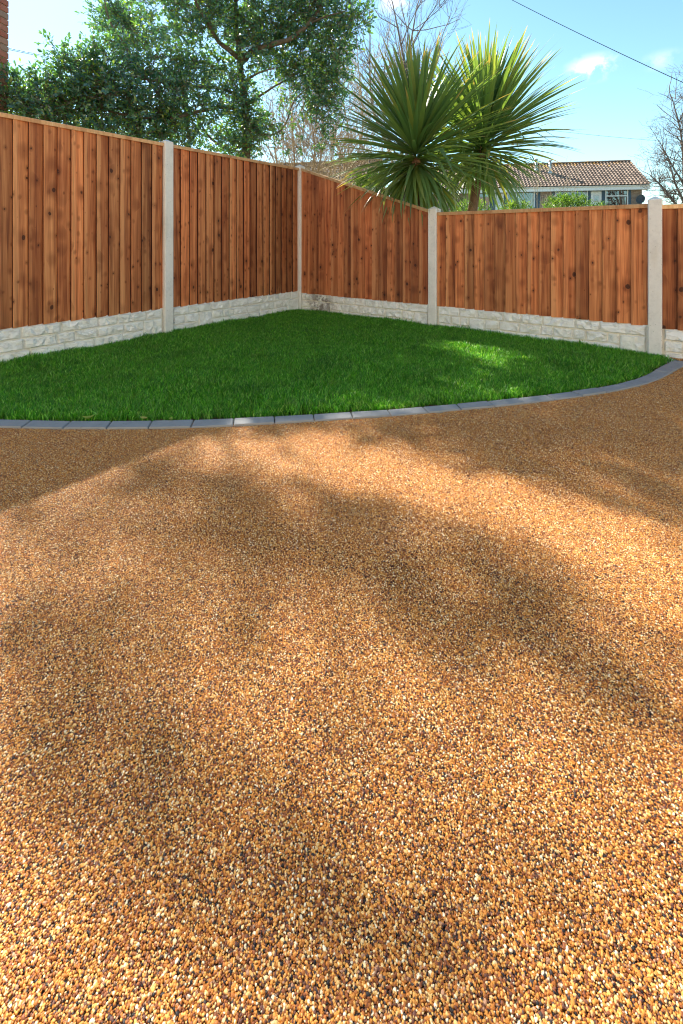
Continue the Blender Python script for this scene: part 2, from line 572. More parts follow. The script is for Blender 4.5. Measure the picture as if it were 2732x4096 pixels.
def mat_grass():
    m, N, L, B = newmat('grass_blade')
    g = N.new('ShaderNodeNewGeometry'); oi = N.new('ShaderNodeObjectInfo')
    c = ramp(N, [(0.0, (0.026, 0.125, 0.010)), (0.30, (0.050, 0.215, 0.012)), (0.62, (0.095, 0.325, 0.018)), (0.84, (0.170, 0.430, 0.036)), (0.95, (0.30, 0.50, 0.12)), (1.0, (0.50, 0.46, 0.20))])
    L.new(g.outputs['Random Per Island'], c.inputs[0])
    # turf is never one green: darker tufts, thin yellowish spots
    tone = mapr(N, L, oi.outputs['Random'], 0, 1, 0.90, 1.75, False)
    col = mixc(N, L, 'MULTIPLY', 1.0, c.outputs[0], tone)
    n1 = noise(N, L, g.outputs['Position'], 2.6, 4.0, 0.6)
    col = mixc(N, L, 'MULTIPLY', mapr(N, L, n1, 0.50, 0.34, 0.0, 0.75), col, (0.66, 0.70, 0.70))
    n2 = noise(N, L, g.outputs['Position'], 5.5, 4.0, 0.6)
    col = mixc(N, L, 'MIX', mapr(N, L, n2, 0.58, 0.74, 0.0, 0.35), col, (0.22, 0.30, 0.07))
    L.new(col, B.inputs['Base Color'])
    B.inputs['Roughness'].default_value = 0.36
    B.inputs['Specular IOR Level'].default_value = 0.5
    t = N.new('ShaderNodeBsdfTranslucent')
    L.new(mixc(N, L, 'MULTIPLY', 1.0, col, (1.6, 1.4, 0.7)), t.inputs['Color'])
    mx = N.new('ShaderNodeMixShader'); mx.inputs[0].default_value = 0.45
    L.new(B.outputs[0], mx.inputs[1]); L.new(t.outputs[0], mx.inputs[2])
    L.new(mx.outputs[0], N['Material Output'].inputs['Surface'])
    return m


M['grass'] = mat_grass()
M['palm_leaf'] = mat_leaf('palm_leaf', [(0.0, (0.075, 0.150, 0.060)), (0.5, (0.115, 0.205, 0.075)), (0.85, (0.165, 0.255, 0.085)), (1.0, (0.25, 0.28, 0.085))], (2.3, 2.0, 0.6), 0.36, 0.7, 0.36, per='object', tip=(0.42, 0.30, 0.14))
M['palm_leaf_mass'] = mat_leaf('palm_leaf_mass', [(0.0, (0.075, 0.150, 0.060)), (0.5, (0.115, 0.205, 0.075)), (0.85, (0.165, 0.255, 0.085)), (1.0, (0.25, 0.28, 0.085))], (2.3, 2.0, 0.6), 0.36, 0.7, 0.36)
M['shrub'] = mat_leaf('shrub_leaf', [(0.0, (0.05, 0.11, 0.025)), (0.6, (0.09, 0.17, 0.035)), (1.0, (0.17, 0.25, 0.06))], (2.4, 2.4, 0.9), 0.4, 0.5, 0.38)
M['bark'] = mat_bark('holly_bark', (0.06, 0.05, 0.032), (0.16, 0.125, 0.08))
M['twig'] = mat_bark('bare_branch_bark', (0.30, 0.22, 0.14), (0.56, 0.45, 0.30), 9.0)
M['darktwig'] = mat_bark('dark_branch_bark', (0.10, 0.075, 0.065), (0.20, 0.155, 0.13), 7.0)
M['palm_bark'] = mat_bark('palm_bark', (0.13, 0.07, 0.04), (0.33, 0.20, 0.12), 26.0)
M['white'] = mat_plain('white_upvc', (0.78, 0.80, 0.82), 0.4, 0.5, var=0.03)
M['bluegrey'] = mat_plain('blue_grey_panel', (0.055, 0.10, 0.15), 0.55, 0.4, var=0.1)
M['cable'] = mat_plain('black_cable', (0.03, 0.05, 0.07), 0.6, 0.4, var=0.1)
M['metal'] = mat_plain('galvanised_flue', (0.55, 0.56, 0.57), 0.45, 0.5, metal=0.6, var=0.1)
M['dish'] = mat_plain('dark_grey_dish', (0.07, 0.085, 0.10), 0.5, 0.4, var=0.1)
M['mortar'] = mat_plain('mortar', (0.36, 0.31, 0.26), 0.95, 0.1, var=0.15, scale=20, bmp=0.4)
M['curtain'] = mat_plain('pale_blind', (0.55, 0.66, 0.68), 0.8, 0.2, var=0.05)
M['inside'] = mat_plain('dim_room', (0.10, 0.075, 0.06), 0.9, 0.1, var=0.4, scale=2.0)


def mat_glass():
    m, N, L, B = newmat('window_glass')
    B.inputs['Base Color'].default_value = (0.82, 0.9, 0.92, 1)
    B.inputs['Roughness'].default_value = 0.03
    tr = N.new('ShaderNodeBsdfTransparent'); gl = N.new('ShaderNodeBsdfGlossy')
    tr.inputs[0].default_value = (0.85, 0.92, 0.94, 1)
    gl.inputs['Roughness'].default_value = 0.02
    lw = N.new('ShaderNodeFresnel'); lw.inputs[0].default_value = 1.9
    mx = N.new('ShaderNodeMixShader')
    L.new(lw.outputs[0], mx.inputs[0]); L.new(tr.outputs[0], mx.inputs[1]); L.new(gl.outputs[0], mx.inputs[2])
    L.new(mx.outputs[0], N['Material Output'].inputs['Surface'])
    return m


M['glass'] = mat_glass()
M['render'] = mat_plain('cream_render', (0.74, 0.65, 0.51), 0.9, 0.2, var=0.06, scale=3.0, bmp=0.3)


def mat_brick(name, stops):
    m, N, L, B = newmat(name)
    co, oi, tc = offset_coords(N, L)
    c = ramp(N, stops); L.new(oi.outputs['Random'], c.inputs[0])
    n1 = noise(N, L, co, 22.0, 5.0, 0.65)
    col = mixc(N, L, 'MULTIPLY', mapr(N, L, n1, 0.4, 0.75, 0, 0.6), c.outputs[0], (0.66, 0.62, 0.62))
    L.new(col, B.inputs['Base Color'])
    B.inputs['Roughness'].default_value = 0.9
    L.new(bump(N, L, n1, 0.5, 0.004), B.inputs['Normal'])
    return m


M['brick'] = mat_brick('red_brick', [(0, (0.36, 0.115, 0.085)), (0.5, (0.44, 0.17, 0.125)), (0.8, (0.42, 0.23, 0.18)), (1, (0.33, 0.22, 0.18))])


def mat_brickwall():
    m, N, L, B = newmat('brown_brick_wall')
    tc = N.new('ShaderNodeTexCoord')
    b = N.new('ShaderNodeTexBrick')
    b.inputs['Scale'].default_value = 1.0
    b.inputs['Brick Width'].default_value = 0.225; b.inputs['Row Height'].default_value = 0.075
    b.inputs['Mortar Size'].default_value = 0.007
    b.inputs['Color1'].default_value = (0.20, 0.125, 0.095, 1); b.inputs['Color2'].default_value = (0.36, 0.25, 0.19, 1)
    b.inputs['Mortar'].default_value = (0.34, 0.30, 0.27, 1)
    sx = N.new('ShaderNodeSeparateXYZ'); cx = N.new('ShaderNodeCombineXYZ')
    L.new(tc.outputs['Object'], sx.inputs[0])
    L.new(math_(N, L, 'ADD', sx.outputs[0], sx.outputs[1]), cx.inputs[0]); L.new(sx.outputs[2], cx.inputs[1])
    L.new(cx.outputs[0], b.inputs['Vector'])
    L.new(b.outputs['Color'], B.inputs['Base Color'])
    B.inputs['Roughness'].default_value = 0.9
    return m


M['brickwall'] = mat_brickwall()


def mat_tile():
    m, N, L, B = newmat('concrete_roof_tile')
    g = N.new('ShaderNodeNewGeometry'); oi = N.new('ShaderNodeObjectInfo')
    rnd = math_(N, L, 'FRACT', math_(N, L, 'ADD', g.outputs['Random Per Island'], oi.outputs['Random']))
    c = ramp(N, [(0, (0.17, 0.115, 0.088)), (0.5, (0.23, 0.160, 0.120)), (1, (0.29, 0.205, 0.155))]); L.new(rnd, c.inputs[0])
    n1 = noise(N, L, g.outputs['Position'], 2.6, 5.0, 0.7)
    # lichen thickest towards the ridge
    sp = N.new('ShaderNodeSeparateXYZ'); L.new(g.outputs['Position'], sp.inputs[0])
    hz = mapr(N, L, sp.outputs[2], 5.3, 6.3, 0.0, 0.20)
    li = mapr(N, L, math_(N, L, 'ADD', n1, hz), 0.70, 0.80, 0.0, 0.85)
    col = mixc(N, L, 'MIX', li, c.outputs[0], (0.50, 0.24, 0.03))
    L.new(col, B.inputs['Base Color'])
    B.inputs['Roughness'].default_value = 0.85
    return m


M['tile'] = mat_tile()

# ------------------------------------------------------------------ ground
CORNER = Vector((-0.55, 5.972, 0.0))
TH = R(37.34)
dL = Vector((-math.sin(TH), -math.cos(TH), 0))     # from the corner along the tall fence, towards the left
dR = Vector((math.cos(TH), -math.sin(TH), 0))      # from the corner along the low fence, towards the right
AL, AR = math.atan2(-dL.y, -dL.x), math.atan2(dR.y, dR.x)


def terrain_z(x, y):
    t = min(1.0, max(0.0, (y - 9.0) / 15.0))
    t = t * t * (3 - 2 * t)
    return -0.16 + 2.05 * t + 0.05 * math.sin(x * 0.6) * t


def build_ground():
    xs = [-900, -300, -120, -60] + list(np.linspace(-40, 40, 41)) + [60, 120, 300, 900]
    ys = [-900, -300, -100, -40, -20, -10, 0, 4, 7, 9, 11, 13, 15, 17, 19, 21, 24, 28, 34, 45, 60, 100, 200, 400, 1200]
    v = [(x, y, terrain_z(x, y)) for y in ys for x in xs]
    n = len(xs)
    f = [(j * n + i, j * n + i + 1, (j + 1) * n + i + 1, (j + 1) * n + i) for j in range(len(ys) - 1) for i in range(n - 1)]
    o = obj('ground', mesh('ground', v, f, True), M['earth'])
    tag(o, kind='structure')


build_ground()

OUT = [(-3.02, 2.445), (-2.80, 2.395), (-2.585, 2.335), (-2.375, 2.29), (-2.17, 2.256), (-1.965, 2.230), (-1.76, 2.214),
       (-1.559, 2.203), (-1.353, 2.196), (-1.14, 2.193), (-0.938, 2.195), (-0.736, 2.205), (-0.532, 2.226), (-0.332, 2.253), (-0.137, 2.286),
       (0.06, 2.320), (0.26, 2.354), (0.46, 2.395), (0.646, 2.438), (0.843, 2.482), (1.031, 2.532), (1.222, 2.588), (1.414, 2.650), (1.591, 2.712), (1.769, 2.790), (1.945, 2.88), (2.104, 2.985), (2.255, 3.10), (2.415, 3.23), (2.60, 3.37)]
INN = [(-3.03, 2.530), (-2.81, 2.480), (-2.60, 2.420), (-2.39, 2.375), (-2.185, 2.342), (-1.98, 2.316), (-1.773, 2.298),
       (-1.569, 2.287), (-1.362, 2.278), (-1.156, 2.275), (-0.953, 2.277), (-0.747, 2.287), (-0.548, 2.307), (-0.347, 2.332), (-0.148, 2.364),
       (0.05, 2.398), (0.248, 2.431), (0.444, 2.472), (0.639, 2.516), (0.825, 2.559), (1.014, 2.608), (1.207, 2.664), (1.386, 2.722), (1.568, 2.786), (1.735, 2.858), (1.895, 2.945), (2.047, 3.050), (2.185, 3.160), (2.335, 3.285), (2.52, 3.425)]


def inner_y(x):
    for (a, b) in zip(INN[:-1], INN[1:]):
        if a[0] <= x <= b[0]:
            t = (x - a[0]) / (b[0] - a[0])
            return a[1] + t * (b[1] - a[1])
    return 99.0


def outer_y(x):
    for (a, b) in zip(OUT[:-1], OUT[1:]):
        if a[0] <= x <= b[0]:
            t = (x - a[0]) / (b[0] - a[0])
            return a[1] + t * (b[1] - a[1])
    return OUT[0][1] if x < OUT[0][0] else OUT[-1][1] + (x - OUT[-1][0]) * 0.2


def build_drive():
    # the hard sheet under the pebbles: a fan from behind the camera up to the pavers and the low fence
    top = [Vector((p[0], p[1], 0)) for p in OUT]
    far_r = CORNER + dR * 6.2
    far_r2 = CORNER + dR * 4.0
    pts = [(-5.5, 3.2)] + [(p.x, p.y) for p in top] + [(far_r2.x, far_r2.y), (far_r.x, far_r.y), (9.0, -1.0), (8.0, -6.0), (-8.0, -6.0), (-5.5, 0)]
    v = [(x, y, -0.0022) for x, y in pts] + [(x, y, -0.14) for x, y in pts]
    n = len(pts)
    f = [tuple(range(n))[::-1]]
    for i in range(n):
        j = (i + 1) % n
        f.append((i, j, n + j, n + i))
    o = obj('driveway', mesh('driveway', v, f), M['drive'])
    tag(o, kind='structure')


build_drive()


def pebble_meshes(k):
    phi = (1 + 5 ** 0.5) / 2
    V = [Vector(p).normalized() for p in ((-1, phi, 0), (1, phi, 0), (-1, -phi, 0), (1, -phi, 0), (0, -1, phi), (0, 1, phi), (0, -1, -phi), (0, 1, -phi), (phi, 0, -1), (phi, 0, 1), (-phi, 0, -1), (-phi, 0, 1))]
    F = [(0, 11, 5), (0, 5, 1), (0, 1, 7), (0, 7, 10), (0, 10, 11), (1, 5, 9), (5, 11, 4), (11, 10, 2), (10, 7, 6), (7, 1, 8), (3, 9, 4), (3, 4, 2), (3, 2, 6), (3, 6, 8), (3, 8, 9), (4, 9, 5), (2, 4, 11), (6, 2, 10), (8, 6, 7), (9, 8, 1)]
    mid = {}
    F2 = []
    def m(a, b):
        key = (min(a, b), max(a, b))
        if key not in mid:
            mid[key] = len(V); V.append(((V[a] + V[b]) / 2).normalized())
        return mid[key]
    for a, b, c in F:
        ab, bc, ca = m(a, b), m(b, c), m(c, a)
        F2 += [(a, ab, ca), (b, bc, ab), (c, ca, bc), (ab, bc, ca)]
    res = []
    for i in range(k):
        r = random.Random(100 + i)
        planes = [(Vector((r.gauss(0, 1), r.gauss(0, 1), r.gauss(0, 1))).normalized(), r.uniform(0.50, 0.85)) for _ in range(9)]
        W = []
        for p in V:
            q = p.copy()
            for n_, d in planes:
                e = q.dot(n_)
                if e > d: q -= n_ * (e - d) * 0.85
            W.append(q * (1 + r.uniform(-0.04, 0.04)))
        sx, sy, sz = r.uniform(0.95, 1.45), r.uniform(0.75, 1.05), r.uniform(0.6, 0.9)
        res.append(mesh('pebble', [(q.x * sx, q.y * sy, q.z * sz) for q in W], F2, True))
    return res


def gn_scatter(o, coll, tree_name, rot_full=True):
    """instances of coll on the vertices of o, using point attributes 'scl', 'rot', 'pick'"""
    ng = bpy.data.node_groups.new(tree_name, 'GeometryNodeTree')
    ng.interface.new_socket('Geometry', in_out='INPUT', socket_type='NodeSocketGeometry')
    ng.interface.new_socket('Geometry', in_out='OUTPUT', socket_type='NodeSocketGeometry')
    N, L = ng.nodes, ng.links
    gi, go = N.new('NodeGroupInput'), N.new('NodeGroupOutput')
    mp = N.new('GeometryNodeMeshToPoints')
    ci = N.new('GeometryNodeCollectionInfo')
    ci.inputs['Collection'].default_value = coll
    ci.inputs['Separate Children'].default_value = True
    ci.inputs['Reset Children'].default_value = True
    ip = N.new('GeometryNodeInstanceOnPoints')
    ip.inputs['Pick Instance'].default_value = True
    def attr(nm, t):
        a = N.new('GeometryNodeInputNamedAttribute'); a.data_type = t; a.inputs['Name'].default_value = nm
        return next(s for s in a.outputs if s.enabled and s.name == 'Attribute')
    L.new(gi.outputs[0], mp.inputs[0])
    L.new(mp.outputs[0], ip.inputs['Points'])
    L.new(ci.outputs[0], ip.inputs['Instance'])
    L.new(attr('pick', 'INT'), ip.inputs['Instance Index'])
    e2r = N.new('FunctionNodeEulerToRotation')
    L.new(attr('rot', 'FLOAT_VECTOR'), e2r.inputs[0])
    L.new(e2r.outputs[0], ip.inputs['Rotation'])
    L.new(attr('scl', 'FLOAT'), ip.inputs['Scale'])
    L.new(ip.outputs[0], go.inputs[0])
    md = o.modifiers.new('scatter', 'NODES')
    md.node_group = ng


def point_cloud(name, pts, scl, rot, pick):
    me = bpy.data.meshes.new(name)
    n = len(pts)
    me.vertices.add(n)
    me.vertices.foreach_set('co', np.asarray(pts, dtype=np.float32).ravel())
    a = me.attributes.new('scl', 'FLOAT', 'POINT'); a.data.foreach_set('value', np.asarray(scl, dtype=np.float32))
    a = me.attributes.new('rot', 'FLOAT_VECTOR', 'POINT'); a.data.foreach_set('vector', np.asarray(rot, dtype=np.float32).ravel())
    a = me.attributes.new('pick', 'INT', 'POINT'); a.data.foreach_set('value', np.asarray(pick, dtype=np.int32))
    me.update()
    return me


def proto_collection(name, meshes, mat):
    """source shapes for a scatter; not linked to the scene"""
    coll = bpy.data.collections.new(name)
    for i, me in enumerate(meshes):
        if not me.materials: me.materials.append(mat)
        o = bpy.data.objects.new(name + '_shape', me)
        coll.objects.link(o)
    return coll


def pebble_patches(k, side, pitch):
    """small square mats of separate pebbles"""
    src = []
    for me in pebble_meshes(9):
        co = np.empty(len(me.vertices) * 3, dtype=np.float32); me.vertices.foreach_get('co', co)
        src.append((co.reshape(-1, 3), [tuple(p.vertices) for p in me.polygons]))
        bpy.data.meshes.remove(me)
    fa = np.array(src[0][1], dtype=np.int32)
    nv = len(src[0][0])
    out = []
    for q in range(k):
        rs = np.random.RandomState(500 + q)
        xs = np.arange(-side / 2, side / 2, pitch); ys = np.arange(-side / 2, side / 2, pitch * 0.87)
        X, Y = np.meshgrid(xs, ys); X = X + (np.arange(len(ys)) % 2)[:, None] * pitch * .5
        X, Y = X.ravel(), Y.ravel(); n = len(X)
        X = X + rs.uniform(-.42, .42, n) * pitch; Y = Y + rs.uniform(-.42, .42, n) * pitch
        size = np.clip(rs.lognormal(0, 0.33, n), 0.6, 2.5) * pitch * 0.60
        Z = rs.uniform(-0.0007, 0.0005, n) - (size - pitch * .6) * 0.6
        V = np.empty((n, nv, 3), dtype=np.float32)
        for i in range(n):
            a, b, c = rs.normal(0, .3), rs.normal(0, .3), rs.uniform(0, 6.283)
            m = np.array((Matrix.Rotation(c, 3, 'Z') @ Matrix.Rotation(a, 3, 'X') @ Matrix.Rotation(b, 3, 'Y')).transposed(), dtype=np.float32)
            V[i] = src[rs.randint(9)][0] @ m * size[i] + np.array((X[i], Y[i], Z[i]), dtype=np.float32)
        hi = 0.0007                     # trowelled flat
        z = V[:, :, 2]
        V[:, :, 2] = np.where(z > hi, hi + (z - hi) * 0.35, z)
        F = (fa[None] + (np.arange(n) * nv)[:, None, None]).reshape(-1, 3)
        me = bpy.data.meshes.new('pebble_patch')
        me.vertices.add(n * nv); me.vertices.foreach_set('co', V.ravel())
        me.loops.add(len(F) * 3); me.loops.foreach_set('vertex_index', F.ravel())
        me.polygons.add(len(F)); me.polygons.foreach_set('loop_start', np.arange(len(F)) * 3)
        me.polygons.foreach_set('use_smooth', np.ones(len(F), dtype=bool))
        me.update(calc_edges=True)
        out.append(me)
    return out


def build_pebbles():
    S = 0.07
    g = np.arange(-4.6, 5.2, S)
    X, Y = np.meshgrid(g, np.arange(-1.2, 4.2, S)); X, Y = X.ravel(), Y.ravel()
    lim = np.where(X > OUT[-1][0], 99, np.interp(X, [p[0] for p in OUT], [p[1] for p in OUT]))
    fy = CORNER.y + (X - CORNER.x) / dR.x * dR.y
    lim = np.minimum(lim, fy - 0.02)
    keep = Y < lim + S * 0.45
    X, Y = X[keep], Y[keep]; n = len(X)
    rot = np.stack([np.zeros(n), np.zeros(n), nrs.randint(0, 4, n) * math.pi / 2], 1)
    me = point_cloud('gravel', np.stack([X, Y, nrs.uniform(-.0003, .0003, n)], 1), np.ones(n), rot, nrs.randint(0, 8, n))
    o = obj('gravel', me)
    tag(o, 'golden brown resin bound pebbles covering the driveway', 'gravel', kind='stuff')
    gn_scatter(o, proto_collection('pebble_patch', pebble_patches(8, S, 0.0027), M['pebble']), 'pebble_scatter')
    print('patches', n)


build_pebbles()


def build_lawn():
    ins = -0.008
    e1 = CORNER + dL * 4.25
    e2 = CORNER + dR * 3.72
    poly = [(CORNER.x, CORNER.y), (e1.x, e1.y)] + list(INN[:-1]) + [(e2.x, e2.y)]
    n = len(poly)
    v = [(x, y, ins) for x, y in poly] + [(x, y, -0.15) for x, y in poly]
    f = [tuple(range(n))]
    for i in range(n):
        j = (i + 1) % n
        f.append((j, i, n + i, n + j))
    o = obj('lawn_soil', mesh('lawn_soil', v, f), M['soil'])
    tag(o, kind='structure')
    # turf
    clumps = []
    for k in range(7):
        r = random.Random(k)
        mb = MB()
        for b in range(13):
            a = r.uniform(0, 6.283); rad = 0.018 * math.sqrt(r.random())
            x, y = rad * math.cos(a), rad * math.sin(a)
            h = r.uniform(0.020, 0.048); w = r.uniform(0.0010, 0.0019)
            la = r.uniform(0, 6.283); le = r.uniform(0.15, 0.75) * h
            fx, fy = math.cos(la + 1.57 + r.uniform(-.5, .5)), math.sin(la + 1.57 + r.uniform(-.5, .5))
            pts = []
            for t in (0, 0.4, 0.75, 1.0):
                cx, cy, cz = x + math.cos(la) * le * t * t, y + math.sin(la) * le * t * t, h * (t - 0.18 * t * t * (le / h))
                ww = w * (1 - 0.25 * t) if t < 1 else 0
                pts.append((cx, cy, cz, ww))
            vs_ = []
            for cx, cy, cz, ww in pts[:3]:
                vs_ += [(cx - fx * ww, cy - fy * ww, cz), (cx + fx * ww, cy + fy * ww, cz)]
            vs_.append(pts[3][:3])
            mb.add(vs_, [(0, 1, 3, 2), (2, 3, 5, 4), (4, 5, 6)])
        clumps.append(mb.mesh('grass_clump'))
    s = 0.0145
    xs = np.arange(-3.2, 2.8, s); ys = np.arange(2.2, 6.1, s)
    X, Y = np.meshgrid(xs, ys); X = X.ravel(); Y = Y.ravel()
    X = X + nrs.uniform(-.5, .5, len(X)) * s; Y = Y + nrs.uniform(-.5, .5, len(Y)) * s
    rx, ry = X - CORNER.x, Y - CORNER.y
    a = rx * dR.x + ry * dR.y       # distance from the tall fence
    b = rx * dL.x + ry * dL.y       # distance from the low fence
    iy = np.interp(X, [p[0] for p in INN], [p[1] for p in INN], right=99)
    edge = Y - iy
    keep = (a > 0.03) & (b > 0.03) & (edge > 0.022 + nrs.uniform(0, 0.036, len(X))) & (np.abs(X) < 0.6 + 0.77 * Y)
    X, Y, edge, a, b = X[keep], Y[keep], edge[keep], a[keep], b[keep]
    n = len(X)
    hv = 0.95 + 0.22 * np.sin(X * 5.1 + Y * 2.3) * np.sin(Y * 4.3 - X * 1.7) + 0.12 * np.sin(X * 13 + 1) * np.sin(Y * 15)
    tall = 1 + 0.45 * np.exp(-np.minimum(a, b) / 0.06)
    scl = nrs.uniform(0.75, 1.25, n) * hv * tall
    lean = np.where(edge < 0.06, 0.35, 0.0)
    rot = np.stack([nrs.normal(0, .22, n) + lean, nrs.normal(0, .22, n), nrs.uniform(0, 6.283, n)], 1)
    me = point_cloud('grass', np.stack([X, Y, np.full(n, -0.010)], 1), scl, rot, nrs.randint(0, 7, n))
    o = obj('grass', me)
    tag(o, 'dense green lawn turf inside the curved paver edging', 'grass', kind='stuff')
    gn_scatter(o, proto_collection('grass_clump', clumps, M['grass']), 'grass_scatter')
    print('clumps', n)


build_lawn()


def build_edging():
    root = empty('lawn_edging', (0, 2.3, 0))
    tag(root, 'curved row of charcoal block pavers edging the lawn', 'edging')
    for k in range(len(OUT) - 1):
        o0, o1, i0, i1 = (Vector((p[0], p[1], 0)) for p in (OUT[k], OUT[k + 1], INN[k], INN[k + 1]))
        g = 0.0022
        u = (o1 - o0).normalized() * g
        w = (i0 - o0).normalized() * 0.001
        q = [o0 + u + w, o1 - u + w, i1 - u - w, i0 + u - w]
        c = sum(q, Vector()) / 4
        top = 0.010 + rng.uniform(-0.002, 0.002)
        ch = 0.0045
        vs_ = [Vector((p.x, p.y, -0.13)) for p in q] + [Vector((p.x, p.y, top - ch)) for p in q]
        for p in q:
            d = (c - p); d.z = 0; d.normalize()
            vs_.append(Vector((p.x + d.x * ch * 1.3, p.y + d.y * ch * 1.3, top + rng.uniform(-0.0012, 0.0012))))
        fs = [(3, 2, 1, 0), (8, 9, 10, 11)] + [(a, (a + 1) % 4, 4 + (a + 1) % 4, 4 + a) for a in range(4)] + [(4 + a, 4 + (a + 1) % 4, 8 + (a + 1) % 4, 8 + a) for a in range(4)]
        me = mesh('paver', [v - c for v in vs_], fs)
        obj('paver', me, M['paver'], root, (c.x - root.location.x, c.y - root.location.y, 0))


build_edging()

# ------------------------------------------------------------------ fences
SPAN = 1.93
POST_W = 0.094


def post_profile_mesh(h_front, depth=-0.4, peak=0.030):
    """H section concrete post, local x along the fence, y away from the lawn"""
    hw, yf, yb, ch = POST_W / 2, -0.058, 0.062, 0.007
    sl, s0, s1 = 0.024, -0.026, 0.030       # slot depth and its two sides
    prof = [(-hw + ch, yf), (hw - ch, yf), (hw, yf + ch), (hw, s0), (hw - sl, s0 + .004), (hw - sl, s1 - .004), (hw, s1), (hw, yb - ch), (hw - ch, yb),
            (-hw + ch, yb), (-hw, yb - ch), (-hw, s1), (-hw + sl, s1 - .004), (-hw + sl, s0 + .004), (-hw, s0), (-hw, yf + ch)]
    n = len(prof)
    zs = [depth, 0.02, h_front * 0.35, h_front * 0.7, h_front]
    v = [(x, y, z) for z in zs for x, y in prof]
    f = []
    for k in range(len(zs) - 1):
        for i in range(n):
            j = (i + 1) % n
            f.append((k * n + i, k * n + j, (k + 1) * n + j, (k + 1) * n + i))
    v.append((0.0, 0.0, h_front + peak))
    b = (len(zs) - 1) * n
    for i in range(n):
        f.append((b + i, b + (i + 1) % n, len(v) - 1))
    return mesh('concrete_post', v, f)


def corner_post_mesh(h, depth=-0.4, peak=0.032):
    v, f = [], []
    # square post whose inner corner faces the lawn (local -y along both fences after a 45 degree turn)
    hw, ch = 0.054, 0.008
    prof = [(-hw + ch, -hw), (hw - ch, -hw), (hw, -hw + ch), (hw, hw - ch), (hw - ch, hw), (-hw + ch, hw), (-hw, hw - ch), (-hw, -hw + ch)]
    n = 8
    for z in (depth, 0.02, h * .5, h):
        v += [(x, y, z) for x, y in prof]
    for k in range(3):
        for i in range(n):
            f.append((k * n + i, k * n + (i + 1) % n, (k + 1) * n + (i + 1) % n, (k + 1) * n + i))
    v.append((0, 0, h + peak))
    for i in range(n):
        f.append((3 * n + i, 3 * n + (i + 1) % n, len(v) - 1))
    return mesh('concrete_post', v, f)


def fence_post(pos, ang, h, label, me=None):
    o = obj('concrete_post', me or post_profile_mesh(h), M['post'], None, pos, (0, 0, ang))
    tag(o, label, 'fence post', 'concrete fence posts')
    return o


def board_mesh(w, z0, z1l, z1r, bow):
    """feather-edge board: thick left edge lapping the next board's thin right edge"""
    v, f = [], []
    S = 5
    for k in range(S + 1):
        t = k / S
        b = bow * math.sin(math.pi * t)
        zl, zr = z0 + (z1l - z0) * t, z0 + (z1r - z0) * t
        v += [(0.0018, -0.0310 + b, zl), (w, -0.007 + b, zr), (w, -0.001 + b, zr), (0.0, -0.008 + b, zl), (0.0, -0.0290 + b, zl)]
    for k in range(S):
        for i in range(5):
            j = (i + 1) % 5
            f.append((k * 5 + i, k * 5 + j, (k + 1) * 5 + j, (k + 1) * 5 + i))
    f.append((4, 3, 2, 1, 0)); f.append(tuple(S * 5 + i for i in range(5)))
    me = mesh('board', v, f)
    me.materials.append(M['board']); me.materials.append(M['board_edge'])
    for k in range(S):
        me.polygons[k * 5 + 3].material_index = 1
    return me


def stone_mesh(w, h, r):
    nx = max(4, min(9, int(w / 0.034) + 2)); nz = max(3, min(6, int(h / 0.026) + 1))
    v, f = [], []
    e = 0.006
    tilt, tilt2 = r.uniform(-0.006, 0.006), r.uniform(-0.002, 0.010)
    for j in range(nz + 1):
        for i in range(nx + 1):
            u, t = i / nx, j / nz
            x, z = u * w, t * h
            edge = i in (0, nx) or j in (0, nz)
            if edge:
                x += r.uniform(-0.002, 0.002); z += r.uniform(-0.002, 0.002)
                y = r.uniform(-0.001, 0.0)
            else:
                x += r.uniform(-0.25, 0.25) * w / nx; z += r.uniform(-0.25, 0.25) * h / nz
                y = -0.020 + r.uniform(-0.008, 0.009) + tilt * (u - .5) * 2 + tilt2 * (t - .5) * 2
            v.append((x, y, z))
    # first ring pushed close to the rim so that the sides stay steep
    n = nx + 1
    def P(i, j): return j * n + i
    for j in range(1, nz):
        for i in (1, nx - 1):
            p = v[P(i, j)]
            v[P(i, j)] = ((e + r.uniform(0, .006)) if i == 1 else w - e - r.uniform(0, .006), p[1] * 0.92, p[2])
    for i in range(1, nx):
        for j in (1, nz - 1):
            p = v[P(i, j)]
            v[P(i, j)] = (p[0], p[1] * 0.95, (e + r.uniform(0, .006)) if j == 1 else h - e - r.uniform(0, .006))
    for j in range(nz):
        for i in range(nx):
            if r.random() < 0.5:
                f += [(P(i, j), P(i + 1, j), P(i + 1, j + 1)), (P(i, j), P(i + 1, j + 1), P(i, j + 1))]
            else:
                f += [(P(i, j), P(i + 1, j), P(i, j + 1)), (P(i + 1, j), P(i + 1, j + 1), P(i, j + 1))]
    return mesh('stone', v, f)


